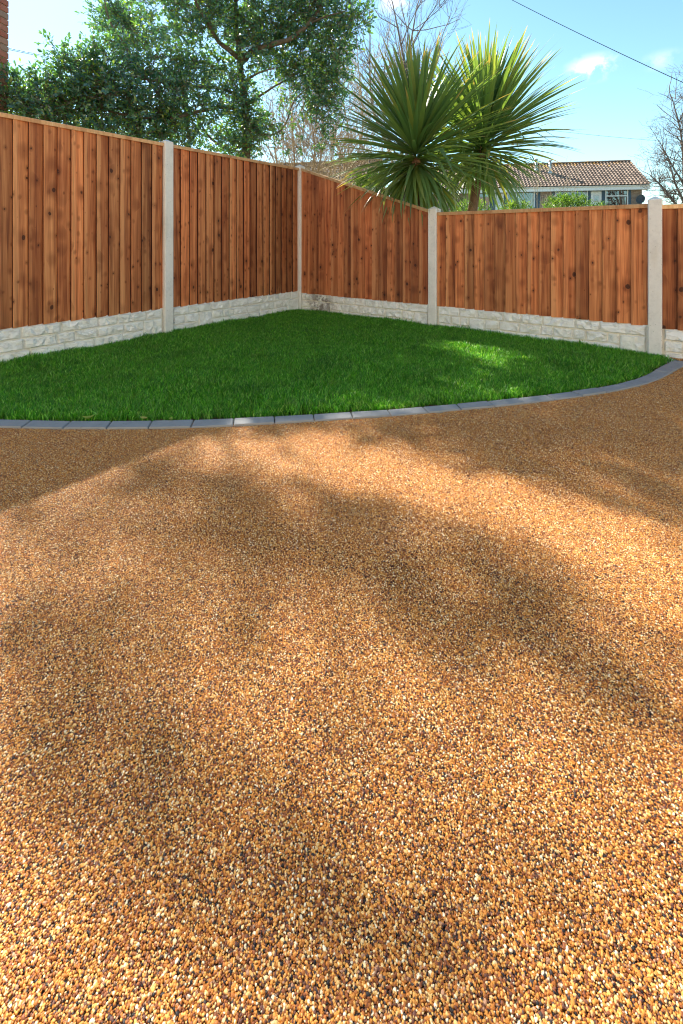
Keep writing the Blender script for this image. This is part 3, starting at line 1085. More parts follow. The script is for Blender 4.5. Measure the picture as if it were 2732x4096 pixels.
def gravel_board(pos, ang, ztop, label, seed):
    r = random.Random(seed)
    root = empty('gravel_board', pos, ang)
    tag(root, label, 'gravel board', 'rock faced concrete gravel boards')
    x0, x1 = POST_W / 2 - 0.012, SPAN - POST_W / 2 + 0.012
    face = -0.014
    MB().box(x0, x1, face, 0.022, -0.12, ztop).build('slab', M['gboard'], root)
    rh = 0.0885
    j = 0.008
    rows = [ztop - 0.004 - rh * (k + 1) for k in range(4)]
    xa, xb = x0 + 0.022, x1 - 0.022
    # columns: a few full blocks two courses tall, the rest coursed
    big = []
    x = xa
    start_big = r.random() < 0.5
    lay = []
    cuts = [xa, xa + 0.16, xb - 0.20, xb] if start_big else [xa, xb - 0.21, xb]
    def place(xs, xe, z, h):
        me = stone_mesh(xe - xs - j, h - j, r)
        obj('stone', me, M['stone'], root, (xs + j / 2, face - 0.0005, z + j / 2))
    # top course
    def course(z, h, a, b, lo, hi):
        x = a
        while x < b - 0.02:
            w = r.uniform(lo, hi)
            if b - (x + w) < lo * 0.7: w = b - x
            place(x, min(b, x + w), z, h)
            x += w
    course(rows[0], rh, xa, xb, 0.15, 0.30)
    # blocks spanning courses two and three
    bl = sorted([xa + r.uniform(0.05, 0.35), xb - r.uniform(0.17, 0.22)])
    bw = [r.uniform(0.16, 0.20), None]
    spans = [(xa, bl[0]), (bl[0] + bw[0], bl[1])]
    place(bl[0], bl[0] + bw[0], rows[2], rh * 2)
    place(bl[1], xb, rows[2], rh * 2)
    for a, b in spans:
        if b - a < 0.05: continue
        course(rows[1], rh, a, b, 0.09, 0.27)
        course(rows[2], rh, a, b, 0.14, 0.30)
    return root


def fence_panel(pos, ang, zb, zt0, zt1, label, tint, seed, nb=18):
    """boards from zb up to a capping whose top runs from zt0 (left) to zt1 (right)"""
    r = random.Random(seed)
    root = empty('fence_panel', pos, ang)
    tag(root, label, 'fence panel', 'feather edge board fence panels')
    x0, x1 = POST_W / 2 - 0.004, SPAN - POST_W / 2 - 0.002
    pitch = (x1 - x0 - 0.012) / nb
    cap_h = 0.034
    slope = (zt1 - zt0) / (x1 - x0)
    level = abs(slope) < 1e-4
    variants = [board_mesh(pitch + 0.016, zb, zt0 - cap_h + 0.015, zt0 - cap_h + 0.015, b) for b in (0.0, 0.0018, -0.0015, 0.003)] if level else None
    for i in range(nb):
        x = x0 + i * pitch
        if level:
            me = variants[r.randrange(4)]
        else:
            a = zt0 - cap_h + 0.015 + slope * (x - x0); b = zt0 - cap_h + 0.015 + slope * (x + pitch + 0.016 - x0)
            me = board_mesh(pitch + 0.016, zb, a, b, r.uniform(-0.0015, 0.003))
        o = obj('board', me, M['board'], root, (x, r.uniform(-0.0016, 0.0006), r.uniform(-0.010, -0.004)), (0, r.uniform(-0.0016, 0.0016), r.uniform(-0.012, 0.010)))
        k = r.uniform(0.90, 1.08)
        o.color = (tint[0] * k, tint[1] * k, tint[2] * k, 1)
    # capping, lapping the faces of the boards
    ye, yi = -0.037, 0.031
    L_ = x1 - x0
    mb = MB()
    xa, xb = x0 - 0.012, x1 + 0.010
    za, zb2 = zt0 - slope * 0.012, zt1 + slope * 0.010
    sec = [(ye, -cap_h), (yi, -cap_h), (yi, -0.004), (yi - 0.004, 0), (ye + 0.006, 0), (ye, -0.005)]
    vs_ = [(xa, y, za + z) for y, z in sec] + [(xb, y, zb2 + z) for y, z in sec]
    n = len(sec)
    mb.add(vs_, [tuple(range(n)), tuple(range(n, 2 * n))[::-1]] + [((i + 1) % n, i, n + i, n + (i + 1) % n) for i in range(n)])
    cap = mb.build('capping_rail', M['cap'], root)
    cap.rotation_euler = (0, 0, 0)
    # horizontal rails behind the boards
    hs = zt1 - zb
    for fz in (0.12, 0.5, 0.86):
        MB().bbox(x0, x1, 0.0015, 0.036, zb + fz * hs - 0.02, zb + fz * hs + 0.02, 0.003).build('back_rail', M['rail'], root)
    return root


HL_B, HL_T = EYE - 0.656, EYE + 0.946
HR_B, HR_T = EYE - 0.683, EYE + 0.294
PL = [CORNER + dL * SPAN * k for k in range(3)]
PR = [CORNER + dR * SPAN * k for k in range(4)]
TL = (1.0, 0.97, 0.95)
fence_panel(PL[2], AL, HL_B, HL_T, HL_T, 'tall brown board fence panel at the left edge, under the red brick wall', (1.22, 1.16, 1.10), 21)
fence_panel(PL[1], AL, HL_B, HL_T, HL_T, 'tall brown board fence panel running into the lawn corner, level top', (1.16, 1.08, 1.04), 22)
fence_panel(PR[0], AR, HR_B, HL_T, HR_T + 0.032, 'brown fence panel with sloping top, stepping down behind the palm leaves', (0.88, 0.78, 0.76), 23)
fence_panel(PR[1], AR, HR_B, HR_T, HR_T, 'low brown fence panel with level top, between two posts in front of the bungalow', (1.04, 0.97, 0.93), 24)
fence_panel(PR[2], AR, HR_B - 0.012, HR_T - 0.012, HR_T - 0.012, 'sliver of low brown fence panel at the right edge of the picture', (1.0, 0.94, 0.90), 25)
gravel_board(PL[2], AL, HL_B - 0.003, 'cream rock faced gravel board under the leftmost tall fence panel', 31)
gravel_board(PL[1], AL, HL_B - 0.003, 'cream rock faced gravel board between the tall post and the lawn corner', 32)
gravel_board(PR[0], AR, HR_B - 0.003, 'rock faced gravel board with a dirt splash beside the lawn corner', 33)
gravel_board(PR[1], AR, HR_B - 0.003, 'whitish rock faced gravel board under the low level fence panel', 34)
gravel_board(PR[2], AR, HR_B - 0.015, 'short visible end of rock faced gravel board at the right picture edge', 35)
fence_post(PL[1], AL, 1.878, 'tall grey concrete post between the two tall fence panels')
fence_post(PL[2], AL, 1.878, 'tall grey concrete post beyond the left picture edge')
fence_post(CORNER, AR, 1.885, 'narrow grey concrete post in the corner of the lawn', corner_post_mesh(1.885))
fence_post(PR[1], AR, 1.250, 'grey concrete post below the palms, where the sloping panel ends')
fence_post(PR[2], AR, 1.242, 'nearest grey concrete post, at the right end of the lawn edging')
fence_post(PR[3], AR, 1.242, 'grey concrete post beyond the right picture edge')


# ------------------------------------------------------------------ neighbouring brick house at the left edge
def build_brick_house():
    c = Vector((-3.825, 5.20, 0))
    ang = R(90 - 10.0)                     # wall runs away from the camera, slightly to the right
    root = empty('brick_house', (c.x, c.y, 0), ang)
    tag(root, 'red brick house corner behind the tall fence, cut by the left edge', 'house')
    # local x runs along the wall away from the camera and ends at the corner x=0; y to the left is inside
    H = 3.74
    Lw = 1.8
    core = MB().box(-Lw + 0.004, -0.012, 0.012, 1.6, -0.15, H).build('wall', M['mortar'], root)
    bw, bh, j = 0.215, 0.065, 0.010
    mb = MB().bbox(0, bw, 0, 0.1025, 0, bh, 0.003)
    me = mb.mesh('brick')
    me_h = MB().bbox(0, 0.1025, 0, 0.1025, 0, bh, 0.003).mesh('brick')
    rows = int(H / 0.075)
    for k in range(14, rows):              # lower courses stay behind the fence
        z = k * 0.075
        x = 0.0
        if k % 2:
            obj('brick', me_h, M['brick'], core, (-0.1025, rng.uniform(-.001, .001), z)); x = -0.1025 - j
        n = 0
        while x - bw > -Lw and n < 5:
            obj('brick', me, M['brick'], core, (x - bw, rng.uniform(-.0012, .0012), z))
            x -= bw + j; n += 1


build_brick_house()


# ------------------------------------------------------------------ unseen house added behind the camera to bounce warm light
def build_bounce_house():
    root = empty('house', (0, -3.4, 0))
    tag(root, 'unseen cream rendered two storey house added behind the viewer to bounce warm light', 'house')
    X0, X1, H = -7.5, 6.5, 5.1
    holes = [(-6.3, -4.3, 0.9, 2.2), (-0.2, 1.9, 0.9, 2.2), (3.2, 4.15, 0.0, 2.1), (-6.0, -4.4, 3.3, 4.5), (-1.5, 0.1, 3.3, 4.5), (3.0, 4.6, 3.3, 4.5)]
    mb = MB()
    xs = sorted({X0, X1} | {h[0] for h in holes} | {h[1] for h in holes}); zs = sorted({-0.15, H} | {h[2] for h in holes} | {h[3] for h in holes})
    for a, b in zip(xs[:-1], xs[1:]):
        for c, d in zip(zs[:-1], zs[1:]):
            if any(h[0] <= a and b <= h[1] and h[2] <= c and d <= h[3] for h in holes): continue
            mb.box(a, b, -0.25, 0.0, c, d)
    mb.build('wall', M['render'], root)
    MB().box(X0, X1, -7.0, -6.8, -.15, H).build('wall', M['render'], root)
    for h in holes:
        if h[2] == 0.0:
            MB().bbox(h[0] + .02, h[1] - .02, -0.12, -0.06, 0.01, h[3] - .02, .006).build('door', M['bluegrey'], root)
        else:
            window(root, h[0], h[1], h[2], h[3], -0.10, [0.5])
            MB().box(h[0] - .1, h[1] + .1, 0.003, 0.09, h[2] - .07, h[2] - .003).build('sill', M['post'], root)
    ro = MB().add([(X0 - .2, 0.35, H - .05), (X1 + .2, 0.35, H - .05), (X1 + .2, -3.4, H + 2.2), (X0 - .2, -3.4, H + 2.2), (X1 + .2, -7.2, H - .05), (X0 - .2, -7.2, H - .05)], [(0, 1, 2, 3), (3, 2, 4, 5)])
    ro.build('roof', M['tile'], root)
    MB().box(X0 - .2, X1 + .2, 0.30, 0.33, H - .25, H - .06).build('fascia', M['white'], root)


# ------------------------------------------------------------------ bungalows behind
def tile_mesh(w, l):
    """one pantile: trough and roll across, lower edge at y=0, running up the slope to y=l"""
    xs = [0, 0.16, 0.34, 0.50, 0.62, 0.74, 0.86, 1.0]
    hz = [0.020, 0.004, 0.0, 0.006, 0.026, 0.043, 0.042, 0.020]
    v, f = [], []
    for (y, dz) in ((0, 0.046), (l, 0.0)):
        v += [(x * w, y, h + dz) for x, h in zip(xs, hz)]
    n = len(xs)
    v += [(x * w, 0.0, h - 0.004) for x, h in zip(xs, hz)]
    for i in range(n - 1):
        f.append((i, i + 1, n + i + 1, n + i))
        f.append((2 * n + i, 2 * n + i + 1, i + 1, i))
    return mesh('roof_tile', v, f)


def roof_slope(root, roof, origin, width, run, rise, wt_, rows, nparts, near_right=True):
    """tiled slope: origin = left eave corner in the house's own frame, x along the eave, y away"""
    sl_ = math.hypot(run, rise)
    gauge = sl_ / rows
    cols = int(round(width / wt_)); w = width / cols
    me = tile_mesh(w * 1.02, gauge * 1.16)
    pitch = math.atan2(rise, run)
    order = []
    for j in range(rows):
        for i in range(cols):
            order.append((i, j))
    order.sort(key=lambda q: -q[0] + 0.001 * q[1])
    rest = MB()
    rot = Matrix.Rotation(pitch, 3, 'X')
    co = [Vector(p.co) for p in me.vertices]; fa = [tuple(p.vertices) for p in me.polygons]
    for k, (i, j) in enumerate(order):
        p = Vector((origin[0] + i * w, origin[1] + j * gauge * math.cos(pitch), origin[2] + j * gauge * math.sin(pitch)))
        if k < nparts:
            obj('roof_tile', me, M['tile'], roof, p, (pitch + rng.uniform(-.012, .012), rng.uniform(-.01, .01), 0))
        else:
            rest.add([rot @ q + p for q in co], fa)
    if rest.v:
        o = rest.build('roof_tiles', M['tile'], roof)
        tag(o, kind='stuff')
    # ridge tiles: half round caps along the top
    rl = 0.45
    nr_ = int(round(width / rl)); rl = width / nr_
    mb = MB()
    n = 7
    vs_ = []
    for x in (0, rl * 1.03):
        for a in range(n):
            t = math.pi * a / (n - 1)
            rr = 0.125 if x == 0 else 0.115
            vs_.append((x, -math.cos(t) * rr, math.sin(t) * rr * 0.8))
    mb.add(vs_, [(a, a + 1, n + a + 1, n + a) for a in range(n - 1)] + [tuple(range(n))])
    rm = mb.mesh('ridge_tile')
    for k in range(nr_):
        obj('ridge_tile', rm, M['tile'], roof, (origin[0] + k * rl, origin[1] + run, origin[2] + rise + 0.02))


def window(root, x0, x1, z0, z1, y, split, transom=None, blind=None, inside=True):
    """frame with panes set in the wall; split = list of mullion fractions"""
    fw = 0.06
    w = empty('window'); w.parent = root; w.location = (x0, y, z0)
    W, H = x1 - x0, z1 - z0
    # a mesh frame is the part; its panes are sub-parts
    bpy.data.objects.remove(w)
    mb = MB()
    mb.box(0, W, -0.05, 0.03, 0, fw); mb.box(0, W, -0.05, 0.03, H - fw, H)
    xs = [0] + [s * W for s in split] + [W]
    mb.box(0, fw, -0.048, 0.028, fw, H - fw); mb.box(W - fw, W, -0.048, 0.028, fw, H - fw)
    for s in split:
        mb.box(s * W - fw / 2, s * W + fw / 2, -0.047, 0.027, fw, H - fw)
    edges = [fw] + sum([[s * W - fw / 2, s * W + fw / 2] for s in split], []) + [W - fw]
    if transom:
        for a in range(0, len(edges), 2):
            mb.box(edges[a], edges[a + 1], -0.046, 0.026, transom * H - 0.035, transom * H + 0.035)
    fo = mb.build('window', M['white'], root, loc=(x0, y, z0))
    for a in range(0, len(edges), 2):
        MB().box(edges[a] - .004, edges[a + 1] + .004, -0.012, -0.004, fw - .004, H - fw + .004).build('pane', M['glass'], fo)
    if blind == 'vertical':
        mb = MB()
        k = int((edges[-1] - edges[-2]) / 0.11)
        for i in range(k):
            a = edges[-2] + 0.02 + i * 0.11
            mb.add([(a, 0.10, fw), (a + 0.085, 0.13, fw), (a + 0.085, 0.13, H - fw), (a, 0.10, H - fw)], [(0, 1, 2, 3)])
        mb.build('blind', M['curtain'], fo)
    if blind == 'curtain':
        mb = MB()
        for (a, b) in ((fw, 0.2), (W - 0.24, W - fw)):
            for i in range(5):
                u0, u1 = a + (b - a) * i / 5, a + (b - a) * (i + 1) / 5
                mb.add([(u0, 0.10 + 0.03 * (i % 2), fw), (u1, 0.10 + 0.03 * ((i + 1) % 2), fw), (u1, 0.10 + 0.03 * ((i + 1) % 2), H - fw), (u0, 0.10 + 0.03 * (i % 2), H - fw)], [(0, 1, 2, 3)])
        mb.build('curtain', M['curtain'], fo)
    return fo


def build_bungalow():
    ang = R(-12.6)
    E = at(2601, 737, 28.0)
    root = empty('bungalow', (E.x, E.y, 1.95), ang)
    tag(root, 'white and brown terraced bungalow with pantile roof behind the low fence', 'bungalow')
    u = Vector((math.cos(ang), math.sin(ang), 0)); nn = Vector((-u.y, u.x, 0))
    ez = E.z - 1.95
    FY = 0.40                                  # wall plane behind the eave
    W0 = Vector((E.x, E.y, 0)) + nn * FY

    def fx(px):                                # local x of the wall point seen in photo column px
        a = (px - 1366) / FPX
        # W0 + s u = (a Y, Y)
        s = (a * W0.y - W0.x) / (u.x - a * u.y)
        return s

    def z_(px, py):
        s = fx(px); Y = (W0 + u * s).y
        return EYE + (YH - py) / FPX * Y - 1.95

    def cx(q): return fx(1900 + q / 1.885)
    def cz(q, p): return z_(1900 + q / 1.885, 550 + p / 1.885)
    LEN, run, rise = 14.0, 3.05, 1.92
    wall_r = fx(2568)
    zt = ez - 0.20
    ztop = cz(1200, 388)
    # brick piers and infill: the wall is built in bays so that windows are real openings
    roof = MB()
    roof.add([(-LEN, 0.02, ez - 0.03), (0.0, 0.02, ez - 0.03), (0.0, run, ez + rise - 0.05), (-LEN, run, ez + rise - 0.05), (0.0, 2 * run, ez - 0.03), (-LEN, 2 * run, ez - 0.03)],
             [(0, 1, 2, 3), (3, 2, 4, 5)])
    ro = roof.build('roof', M['tile'], root)
    roof_slope(root, ro, (-LEN, -0.06, ez), LEN, run + 0.06, rise + 0.02, 0.205, 13, 300)
    # gable wall and back
    g = MB()
    g.add([(wall_r, FY, 0), (wall_r, 2 * run - FY, 0), (wall_r, 2 * run - FY, ez - 0.05), (wall_r, run, ez + rise - 0.3), (wall_r, FY, ez - 0.05)], [(0, 1, 2, 3, 4)])
    g.add([(-LEN + .2, 2 * run - FY, 0), (wall_r, 2 * run - FY, 0), (wall_r, 2 * run - FY, ez), (-LEN + .2, 2 * run - FY, ez)], [(0, 1, 2, 3)])
    g.add([(-LEN + .2, FY, 0), (-LEN + .2, 2 * run - FY, 0), (-LEN + .2, 2 * run - FY, ez - 0.05), (-LEN + .2, run, ez + rise - 0.3), (-LEN + .2, FY, ez - 0.05)], [(4, 3, 2, 1, 0)])
    g.build('gable_wall', M['brickwall'], root)
    bays = [(-LEN + .2, cx(-20), 'brick'), (cx(-20), cx(115), 'win0'), (cx(115), cx(150), 'blue'), (cx(150), cx(220), 'door'), (cx(220), cx(243), 'blue'),
            (cx(243), cx(450), 'win1'), (cx(450), cx(492), 'blue'), (cx(492), cx(582), 'brick'), (cx(582), cx(604), 'blue'), (cx(604), cx(730), 'win2'),
            (cx(730), cx(850), 'win3'), (cx(850), cx(872), 'blue'), (cx(872), cx(958), 'door'), (cx(958), cx(981), 'blue'), (cx(981), cx(1153), 'win4'),
            (cx(1153), cx(1177), 'blue'), (cx(1177), wall_r, 'brick')]
    sill = ztop - 1.22
    for x0, x1, kind in bays:
        if kind == 'brick':
            MB().box(x0, x1, FY, FY + 0.2, 0, ztop).build('wall', M['brickwall'], root)
        elif kind == 'blue':
            MB().box(x0 + .003, x1 - .003, FY - 0.02, FY + 0.2, 0, ztop - .003).build('cladding_panel', M['bluegrey'], root)
        elif kind == 'door':
            d = MB()
            d.box(x0 + .02, x1 - .02, FY + 0.02, FY + 0.06, 0.02, ztop - 0.10)
            do = d.build('door', M['white'], root)
            W = x1 - x0
            zc = ztop - 0.55
            MB().bbox(x0 + W * .30, x1 - W * .26, FY - 0.005, FY + 0.015, zc - 0.20, zc + 0.22, 0.01).build('door_light_frame', M['metal'], do)
            MB().box(x0 + W * .34, x1 - W * .30, FY - 0.010, FY - 0.002, zc - 0.14, zc + 0.16).build('door_light', M['curtain'], do)
            MB().box(x0 + .003, x1 - .003, FY - 0.015, FY + 0.2, ztop - 0.09, ztop - .004).build('cladding_panel', M['bluegrey'], root)
        else:
            MB().box(x0 + .003, x1 - .003, FY + 0.005, FY + 0.2, 0, sill - .003).build('wall', M['brickwall'], root)
            if kind in ('win0', 'win1'):
                window(root, x0, x1, sill, ztop - .003, FY, [0.33], None, 'vertical')
            elif kind == 'win4':
                window(root, x0, x1, sill, ztop - .003, FY, [], 0.66, 'curtain')
            else:
                window(root, x0, x1, sill, ztop - .003, FY, [], 0.62, None)
            MB().add([(x0, FY + 1.2, sill), (x1, FY + 1.2, sill), (x1, FY + 1.2, ztop), (x0, FY + 1.2, ztop)], [(0, 1, 2, 3)]).build('room', M['inside'], root)
    # fascia, gutter, bargeboard
    MB().box(-LEN, -0.02, 0.0, 0.03, ez - 0.30, ez - 0.035).build('fascia', M['white'], root)
    MB().box(-LEN, -0.02, 0.034, FY + .1, ez - 0.30, ez - 0.27).build('soffit', M['white'], root)
    gm = MB()
    n = 6
    vs_ = []
    for x in (-LEN, 0.03):
        for a in range(n):
            t = math.pi * a / (n - 1)
            vs_.append((x, -0.055 + math.cos(t) * 0.055, ez - 0.03 - math.sin(t) * 0.06))
    gm.add(vs_, [(a, a + 1, n + a + 1, n + a) for a in range(n - 1)] + [tuple(range(n, 2 * n))])
    gm.build('gutter', M['white'], root)
    MB().add([(-0.015, 0.0, ez - 0.20), (-0.015, run, ez + rise - 0.22), (-0.015, 2 * run, ez - 0.20), (-0.015, 2 * run, ez - 0.03), (-0.015, run, ez + rise - 0.05), (-0.015, 0, ez - 0.03)],
             [(0, 1, 4, 5), (1, 2, 3, 4)]).build('bargeboard', M['white'], root)
    # flues on the slope
    for (px, pyb, pyt) in ((1900 + 565 / 1.885, 550 + 272 / 1.885, 550 + 180 / 1.885), (1900 + 462 / 1.885, 550 + 250 / 1.885, 550 + 170 / 1.885)):
        # meet the roof plane: step along the ray until it lies on the slope
        best = None
        for k in range(400):
            Y = 27.5 + k * 0.012
            p = at(px, pyb, Y)
            q = Vector((p.x, p.y, 0)) - Vector((E.x, E.y, 0))
            ly = q.dot(nn); lx = q.dot(u)
            zz = ez + rise * ly / run + 1.95
            if best is None or abs(zz - p.z) < best[0]: best = (abs(zz - p.z), lx, ly, zz - 1.95, Y)
        _, lx, ly, lz, Y = best
        h = (pyb - pyt) / FPX * Y
        fl = MB().tube([(lx, ly, lz - 0.1), (lx, ly, lz + h)], 0.085, 12)
        fo = fl.build('flue', M['metal'], root, True)
        MB().tube([(lx, ly, lz + h + 0.015), (lx, ly, lz + h + 0.08)], 0.135, 12).build('flue_cap', M['metal'], fo, True)
        MB().tube([(lx, ly, lz - 0.05), (lx, ly, lz + 0.16)], [0.2, 0.10], 12).build('flue_flashing', M['metal'], fo, True)
    # satellite dish on the right pier
    dx, dz = cx(1232), cz(1232, 470)
    dm = MB()
    rings, seg = 4, 14
    vs_ = [(0, 0.06, 0)]
    for k in range(1, rings + 1):
        rr = 0.30 * k / rings
        for s in range(seg):
            a = 2 * math.pi * s / seg
            vs_.append((rr * 0.85 * math.cos(a), 0.06 - 0.10 * (k / rings) ** 2, rr * math.sin(a)))
    F = [(0, 1 + s, 1 + (s + 1) % seg) for s in range(seg)]
    for k in range(rings - 1):
        for s in range(seg):
            F.append((1 + k * seg + s, 1 + (k + 1) * seg + s, 1 + (k + 1) * seg + (s + 1) % seg, 1 + k * seg + (s + 1) % seg))
    dm.add(vs_, F)
    di = dm.build('satellite_dish', M['dish'], root, True, (dx, FY - 0.35, dz), (R(-18), 0, R(-38)))
    MB().tube([(0, 0.05, -0.28), (-0.02, -0.22, -0.30), (-0.04, -0.36, -0.20)], 0.014, 6).build('dish_arm', M['dish'], di)
    MB().tube([(-0.04, -0.34, -0.22), (-0.04, -0.42, -0.15)], 0.03, 8).build('receiver', M['dish'], di)
    MB().tube([(0, 0.04, 0), (0.1, 0.34, -0.1)], 0.02, 6).build('dish_bracket', M['dish'], di)


build_bungalow()
build_bounce_house()


def build_bungalow_far():
    """the second roof between the holly and the palms"""
    ang = R(-12.6)
    E = at(1496, 742, 26.0)
    root = empty('bungalow', (E.x, E.y, 1.95), ang)
    tag(root, 'brown tiled bungalow roof glimpsed through bare branches left of the palms', 'bungalow')
    ez = E.z - 1.95
    LEN, run, rise = 11.0, 3.2, 1.95
    ro = MB().add([(-LEN, 0.02, ez - 0.03), (0.0, 0.02, ez - 0.03), (0.0, run, ez + rise - 0.05), (-LEN, run, ez + rise - 0.05), (0.0, 2 * run, ez - 0.03), (-LEN, 2 * run, ez - 0.03)],
                  [(0, 1, 2, 3), (3, 2, 4, 5)]).build('roof', M['tile'], root)
    roof_slope(root, ro, (-LEN, -0.06, ez), LEN, run + 0.06, rise + 0.02, 0.205, 13, 300)
    MB().box(-LEN + .3, -0.35, 0.4, 2 * run - .4, 0, ez - 0.1).build('wall', M['brickwall'], root)
    MB().add([(-0.35, 0.42, ez - 0.1), (-0.35, 2 * run - .42, ez - 0.1), (-0.35, run, ez + rise - 0.25)], [(0, 1, 2)]).build('gable_wall', M['brickwall'], root)
    MB().box(-LEN, -0.02, 0.0, 0.03, ez - 0.30, ez - 0.035).build('fascia', M['white'], root)
    MB().box(-LEN, -0.02, 0.034, 0.5, ez - 0.30, ez - 0.27).build('soffit', M['white'], root)
    MB().add([(-0.015, 0.0, ez - 0.26), (-0.015, run, ez + rise - 0.28), (-0.015, 2 * run, ez - 0.26), (-0.015, 2 * run, ez - 0.03), (-0.015, run, ez + rise - 0.05), (-0.015, 0, ez - 0.03)],
             [(0, 1, 4, 5), (1, 2, 3, 4)]).build('bargeboard', M['white'], root)
    for a in (-2.2, -5.2, -8.2):
        window(root, a, a + 1.6, 1.0, ez - 0.32, 0.36, [0.5], None, None)


build_bungalow_far()


# ------------------------------------------------------------------ vegetation
def rand_dir(r, up=0.0):
    while True:
        v = Vector((r.uniform(-1, 1), r.uniform(-1, 1), r.uniform(-1, 1)))
        if 0.05 < v.length < 1: break
    v.normalize(); v.z += up
    return v.normalized()


LEAF = [(0.0, 0.0, 0.0), (0.17, 0.20, 0.05), (0.30, 0.17, 0.02), (0.48, 0.29, 0.08), (0.62, 0.20, 0.03), (0.78, 0.19, 0.05), (1.0, 0.0, -0.05)]


def leaf_faces(mb, base, d, nrm, length, width=1.0):
    """spiny holly leaf folded along its midrib"""
    s = d.cross(nrm)
    if s.length < 1e-4: return
    s.normalize(); n2 = s.cross(d)
    b = len(mb.v)
    pts = []
    for (t, w, h) in LEAF[1:-1]:
        for sg in (1, -1):
            pts.append(base + d * (t * length) + s * (sg * w * width * length) + n2 * (h * length))
    m1 = base + d * (0.33 * length) - n2 * (0.03 * length)
    m2 = base + d * (0.68 * length) - n2 * (0.045 * length)
    tip = base + d * length - n2 * (0.07 * length)
    vs_ = [base] + pts + [m1, m2, tip]     # 0, 1..10, 11, 12, 13
    mb.v += [tuple(p) for p in vs_]
    for (i, k) in ((0, 0), (1, 1)):
        a, bb, c, d_, e = 1 + i, 3 + i, 5 + i, 7 + i, 9 + i
        q = [(0, a, bb, 11), (11, bb, c, 12), (12, c, d_), (12, d_, e, 13)]
        for f in q:
            f = f if i else f[::-1]
            mb.f.append(tuple(b + x for x in f))


def simple_leaf(mb, base, d, nrm, length, width):
    s = d.cross(nrm)
    if s.length < 1e-4: return
    s.normalize(); n2 = s.cross(d)
    b = len(mb.v)
    mid = base + d * (0.5 * length)
    mb.v += [tuple(base), tuple(mid + s * width * length + n2 * 0.06 * length), tuple(base + d * length - n2 * 0.05 * length), tuple(mid - s * width * length + n2 * 0.06 * length)]
    mb.f += [(b, b + 1, b + 2), (b, b + 2, b + 3)]


def curve_pts(pts, steps=6):
    """smooth polyline through points"""
    P = [Vector(p) for p in pts]
    if len(P) < 3: return P
    res = []
    for i in range(len(P) - 1):
        p0, p1, p2, p3 = P[max(i - 1, 0)], P[i], P[i + 1], P[min(i + 2, len(P) - 1)]
        for k in range(steps):
            t = k / steps
            res.append(0.5 * ((2 * p1) + (-p0 + p2) * t + (2 * p0 - 5 * p1 + 4 * p2 - p3) * t * t + (-p0 + 3 * p1 - 3 * p2 + p3) * t ** 3))
    res.append(P[-1])
    return res


def lands(p):
    """where the sun throws the shadow of world point p on the drive, in 683-wide picture pixels"""
    k = p.z / sun_dir.z
    x, y = p.x - sun_dir.x * k, p.y - sun_dir.y * k
    if y < 0.2: return (-999, -999)
    return ((1366 + FPX * x / y) / 4, (YH + FPX * EYE / y) / 4)


def inside(q, poly):
    c = False
    n = len(poly)
    for i in range(n):
        (x0, y0), (x1, y1) = poly[i], poly[(i + 1) % n]
        if (y0 > q[1]) != (y1 > q[1]) and q[0] < (x1 - x0) * (q[1] - y0) / (y1 - y0) + x0: c = not c
    return c


# gaps cut and unseen masses added in the upper crown for the sun patches and shade they leave on the drive
GAPS = [[(255, 444), (280, 422), (370, 422), (420, 446), (480, 466), (570, 490), (700, 532), (700, 655), (600, 594), (540, 538), (430, 506), (330, 484)],
        [(-10, 500), (110, 462), (240, 520), (340, 560), (430, 600), (560, 660), (700, 740), (700, 1040), (-10, 1040)]]
MASSES = [([(100, 470), (168, 444), (250, 470), (330, 492), (430, 514), (540, 548), (600, 604), (700, 668), (700, 750), (560, 670), (430, 612), (300, 562), (200, 518)], 235)]
DAPPLES = [[(490, 402), (570, 394), (610, 406), (525, 420)], [(615, 416), (690, 404), (700, 434), (640, 438)], [(395, 424), (450, 418), (475, 432), (420, 444)], [(550, 438), (640, 448), (620, 464), (560, 456)], [(440, 350), (490, 338), (530, 352), (540, 364), (480, 366)]]
LAWN_GAPS = [[(320, 398), (430, 384), (480, 372), (550, 392), (430, 414), (320, 422)], [(440, 332), (500, 334), (550, 360), (520, 370), (450, 352)]]
THIN = [([(-10, 500), (110, 480), (240, 530), (340, 570), (430, 620), (560, 690), (700, 770), (700, 1040), (60, 1040), (70, 900), (-10, 830)], 600),
        ([(-10, 600), (70, 610), (180, 700), (300, 800), (420, 900), (560, 1040), (300, 1040), (190, 940), (80, 860), (-10, 800)], 230),
        ([(-10, 520), (100, 474), (200, 524), (340, 575), (480, 660), (480, 700), (-10, 640)], 190)]


